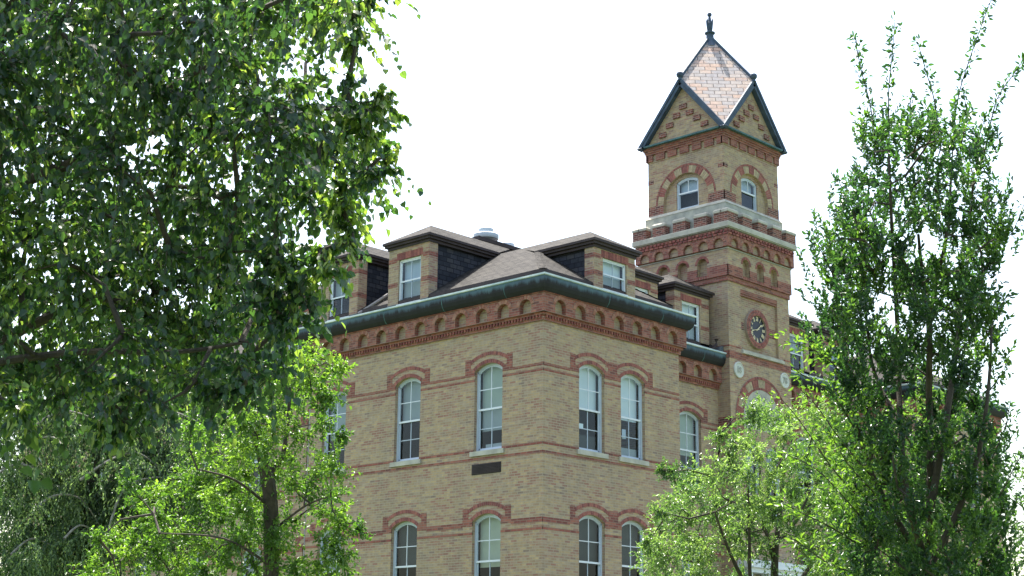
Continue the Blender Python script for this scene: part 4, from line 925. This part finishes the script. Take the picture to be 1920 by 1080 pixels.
for c, r in cs: spray(LV, None, c, r * 1.75, random.randint(6, 10) if c[2] > 6.1 else random.randint(11, 16), 19, .061, droop=.0, hang=-.1, upb=.6, tone=random.uniform(.15, .85), bias=(0, 0, 1.5), spread=.75)
def shoot(LV, pts, r0, ll, per=.017, tone=.5, spread=.055, rr=.004):
    path = limb(bk, pts, r0, rr, 5); P = np.array([list(p) for p in path]); seg = np.linalg.norm(np.diff(P, axis=0), axis=1); L = seg.sum(); n = int(L / per)
    s = np.sort(rng.random(n)) * L; cum = np.concatenate([[0], np.cumsum(seg)]); i = np.clip(np.searchsorted(cum, s) - 1, 0, len(seg) - 1); f = ((s - cum[i]) / seg[i])[:, None]
    pos = P[i] * (1 - f) + P[i + 1] * f; tan = unit(P[i + 1] - P[i]); clump = (np.sin(s * 38) > -.35); pos, tan, s2 = pos[clump], tan[clump], s[clump]; n = len(pos)
    side = unit(rng.normal(size=(n, 3))); pos = pos + side * spread * rng.random((n, 1)) * .5
    LV.add(pos, unit(tan * .45 + side + np.array([0, 0, -.15])), unit(rng.normal(size=(n, 3))) + np.array([0, 0, .5]), ll * rng.uniform(.55, 1.1, n), np.clip(tone + rng.normal(size=n) * .2, 0, 1))
for pts in (((1645, 290, 16), (1632, 200, 16), (1612, 120, 16), (1603, 62, 16)), ((1668, 290, 15.8), (1666, 180, 15.8), (1673, 100, 15.8), (1678, 38, 15.8)), ((1762, 270, 16.2), (1752, 190, 16.2), (1735, 130, 16.2), (1720, 78, 16.2)), ((1785, 300, 16), (1795, 190, 16), (1825, 90, 16), (1868, -25, 16)),
            ((1845, 290, 16), (1868, 190, 16), (1900, 140, 16), (1932, 95, 16)), ((1610, 430, 16), (1590, 380, 16), (1568, 328, 16)), ((1875, 420, 16), (1895, 440, 16), (1925, 370, 16)), ((1580, 560, 15.5), (1545, 480, 15.5), (1520, 445, 15.5)), ((1855, 620, 16), (1885, 560, 16), (1900, 555, 16)),
            ((1850, 740, 16), (1880, 700, 16), (1895, 690, 16)), ((1860, 860, 16), (1885, 800, 16), (1895, 750, 16)), ((1870, 940, 16), (1900, 880, 16), (1918, 850, 16)), ((1830, 320, 16), (1835, 260, 16), (1850, 215, 16)), ((1800, 280, 16), (1812, 220, 16), (1806, 170, 16)), ((1710, 250, 16), (1706, 200, 16), (1712, 170, 16))):
    shoot(LV, [at(*p) for p in pts], .008, .066, per=.0042, spread=.13, rr=.003)
for pts in (((1620, 760, 15.6), (1560, 680, 15.2), (1510, 650, 15), (1470, 640, 14.9)), ((1600, 800, 15.6), (1560, 740, 15.2), (1500, 700, 15), (1492, 690, 15)), ((1640, 1000, 15.6), (1580, 930, 15.1), (1530, 880, 14.8), (1470, 850, 14.7)), ((1640, 1040, 15.6), (1560, 990, 15.1), (1500, 960, 14.9), (1460, 940, 14.8)), ((1640, 900, 15.6), (1580, 830, 15.1), (1530, 760, 14.9), (1500, 730, 14.8)), ((1640, 960, 15.6), (1570, 890, 15.1), (1500, 790, 14.9), (1462, 745, 14.8)), ((1640, 1080, 15.6), (1560, 1060, 15.1), (1490, 1010, 14.9)), ((1645, 930, 15.6), (1590, 870, 15.1), (1550, 800, 15))):
    shoot(SH, [at(*p) for p in pts], .009, .068, per=.0042, tone=.6, spread=.34, rr=.003)
keep(bk.build('trunk', smooth=True), t4); LV.build('crown', t4, 'leaf_pear', .52, 'oval'); SH.build('sunlit_foliage', t4, 'leaf_bright', .42, 'oval')  # low left sprays use a brighter leaf colour to paint them sunlit
# 5 --- fine-leaved tree in front of the tower foot
pf = [(1345, 800), (1400, 775), (1480, 750), (1560, 770), (1610, 850), (1640, 1240), (1190, 1240), (1215, 1070), (1235, 1010), (1235, 960), (1270, 890), (1320, 880), (1345, 850)]
base = ground_below(at(1450, 1250, 31)); t5 = tree('fine_leaved_tree', 'pale fine-leaved tree in front of the clock tower foot', base); bk = bark()
nodes = limb(bk, [base, at(1450, 1180, 31), at(1452, 1080, 31), at(1455, 1020, 31), at(1462, 960, 31), at(1470, 880, 31)], .11, .03, 9)[8:]
nodes += limb(bk, [at(1452, 1060, 31), at(1440, 1010, 31), at(1425, 960, 31), at(1425, 880, 31)], .05, .015); nodes += limb(bk, [base, at(1410, 1120, 30.6), at(1405, 1000, 30.5), at(1400, 900, 30.4)], .055, .014)
nodes += limb(bk, [at(1410, 1120, 30.6), at(1370, 1040, 30), at(1340, 960, 29.6)], .05, .015); nodes += limb(bk, [at(1455, 1020, 31), at(1490, 980, 31), at(1520, 920, 31)], .05, .015); nodes += limb(bk, [at(1450, 1150, 31), at(1520, 1060, 31), at(1545, 990, 31)], .06, .02)
cs = crown_clumps(pf, 37, 29.4, 33, .33, [(1420, 1050, 18), (1330, 1010, 12), (1500, 1060, 22), (1470, 1070, 18)])
for p in ((1215, 1018, 29.5, .2), (1260, 885, 29.5, .2), (1240, 880, 29.5, .12), (1350, 815, 30, .2), (1420, 770, 30, .2), (1240, 960, 29.5, .18)): cs.append((at(*p[:3]), p[3]))
connect(bk, nodes, cs, .012, .004)
LV = Leaves()
for c, r in cs: spray(LV, None, c, r * 1.3, int(36 * r / .33) + 4, 17, .068, droop=.12, hang=.05, upb=1.1, tone=random.uniform(.2, .8), spread=.55, tv=.4)
keep(bk.build('trunk', smooth=True), t5); LV.build('crown', t5, 'leaf_fine', .48, 'oval')
# 6, 7 --- trees glimpsed behind the pear
for (name, label, bx, d, poly, mk, st_) in (('garden_tree', 'sunlit bright green tree glimpsed behind the pear trunks', 1715, 27, [(1660, 740), (1720, 715), (1760, 735), (1775, 800), (1760, 1240), (1610, 1240), (1600, 900), (1640, 800)], 'leaf_bright', 42),
                                            ('far_tree', 'distant green tree at the lower right edge behind the pear', 1950, 30, [(1880, 900), (1930, 830), (2050, 800), (2120, 1240), (1820, 1240), (1850, 980)], 'leaf_fine', 46)):
    base = ground_below(at(bx, 1240, d)); tt = tree(name, label, base); bk = bark(); nn = limb(bk, [base, at(bx, 1100, d), at(bx + 8, 950, d), at(bx - 5, 820, d)], .12, .03, 8)
    cs = crown_clumps(poly, st_, d - 1.2, d + 1.6, .33); connect(bk, nn[8:], cs, .012, .004); LV = Leaves()
    for c, r in cs: spray(LV, None, c, r * 1.25, 18, 12, .065, droop=.2, hang=.2, upb=.8, spread=.5)
    keep(bk.build('trunk', smooth=True), tt); LV.build('crown', tt, mk, .55, 'oval')
# ------------------------------------------------------------------ ground
g = MB(); g.face([(-400, -400, 0), (400, -400, 0), (400, 400, 0), (-400, 400, 0)], 'grass'); tag(g.build('ground'), kind='structure')
g = MB(); g.face([(-60, -6.5, .004), (60, -6.5, .004), (60, -4.3, .004), (-60, -4.3, .004)], 'path'); tag(g.build('path'), kind='structure')
g = MB(); g.box((-80, -48, -.02), (80, -40, .006), 'road'); tag(g.build('road'), kind='structure')
# ------------------------------------------------------------------ light, sky, camera
EL, AZ = math.radians(67), math.radians(65)
wd = bpy.data.worlds.new('World'); S.world = wd; wd.use_nodes = True; nt = wd.node_tree; bg = nt.nodes['Background']
sk = nt.nodes.new('ShaderNodeTexSky'); sk.sky_type = 'NISHITA'; sk.sun_disc = False; sk.sun_elevation = EL; sk.sun_rotation = PI / 2 - AZ
sk.air_density = 1.3; sk.dust_density = 4.0; sk.ozone_density = .6; sk.altitude = 100
nt.links.new(sk.outputs[0], bg.inputs[0]); bg.inputs[1].default_value = .15
sd = bpy.data.lights.new('sun', 'SUN'); sd.energy = 5.0; sd.angle = math.radians(.5); sd.color = (1, .96, .88)
so_ = bpy.data.objects.new('sun', sd); COL.objects.link(so_)
dirv = Vector((math.cos(EL) * math.cos(AZ), math.cos(EL) * math.sin(AZ), math.sin(EL))); so_.rotation_euler = dirv.to_track_quat('Z', 'Y').to_euler()
cd = bpy.data.cameras.new('camera'); cd.sensor_width = 36; cd.lens = FPX / 1920 * 36; cd.clip_end = 2000; cd.clip_start = .1
co = bpy.data.objects.new('camera', cd); COL.objects.link(co)
co.matrix_world = Matrix(((CR[0], CU[0], -CF[0], CAM[0]), (CR[1], CU[1], -CF[1], CAM[1]), (CR[2], CU[2], -CF[2], CAM[2]), (0, 0, 0, 1)))
S.camera = co
S.view_settings.view_transform = 'Standard'; S.view_settings.look = 'None'; S.view_settings.exposure = 1.45; S.view_settings.gamma = 1
S.cycles.max_bounces = 8; S.cycles.transparent_max_bounces = 16
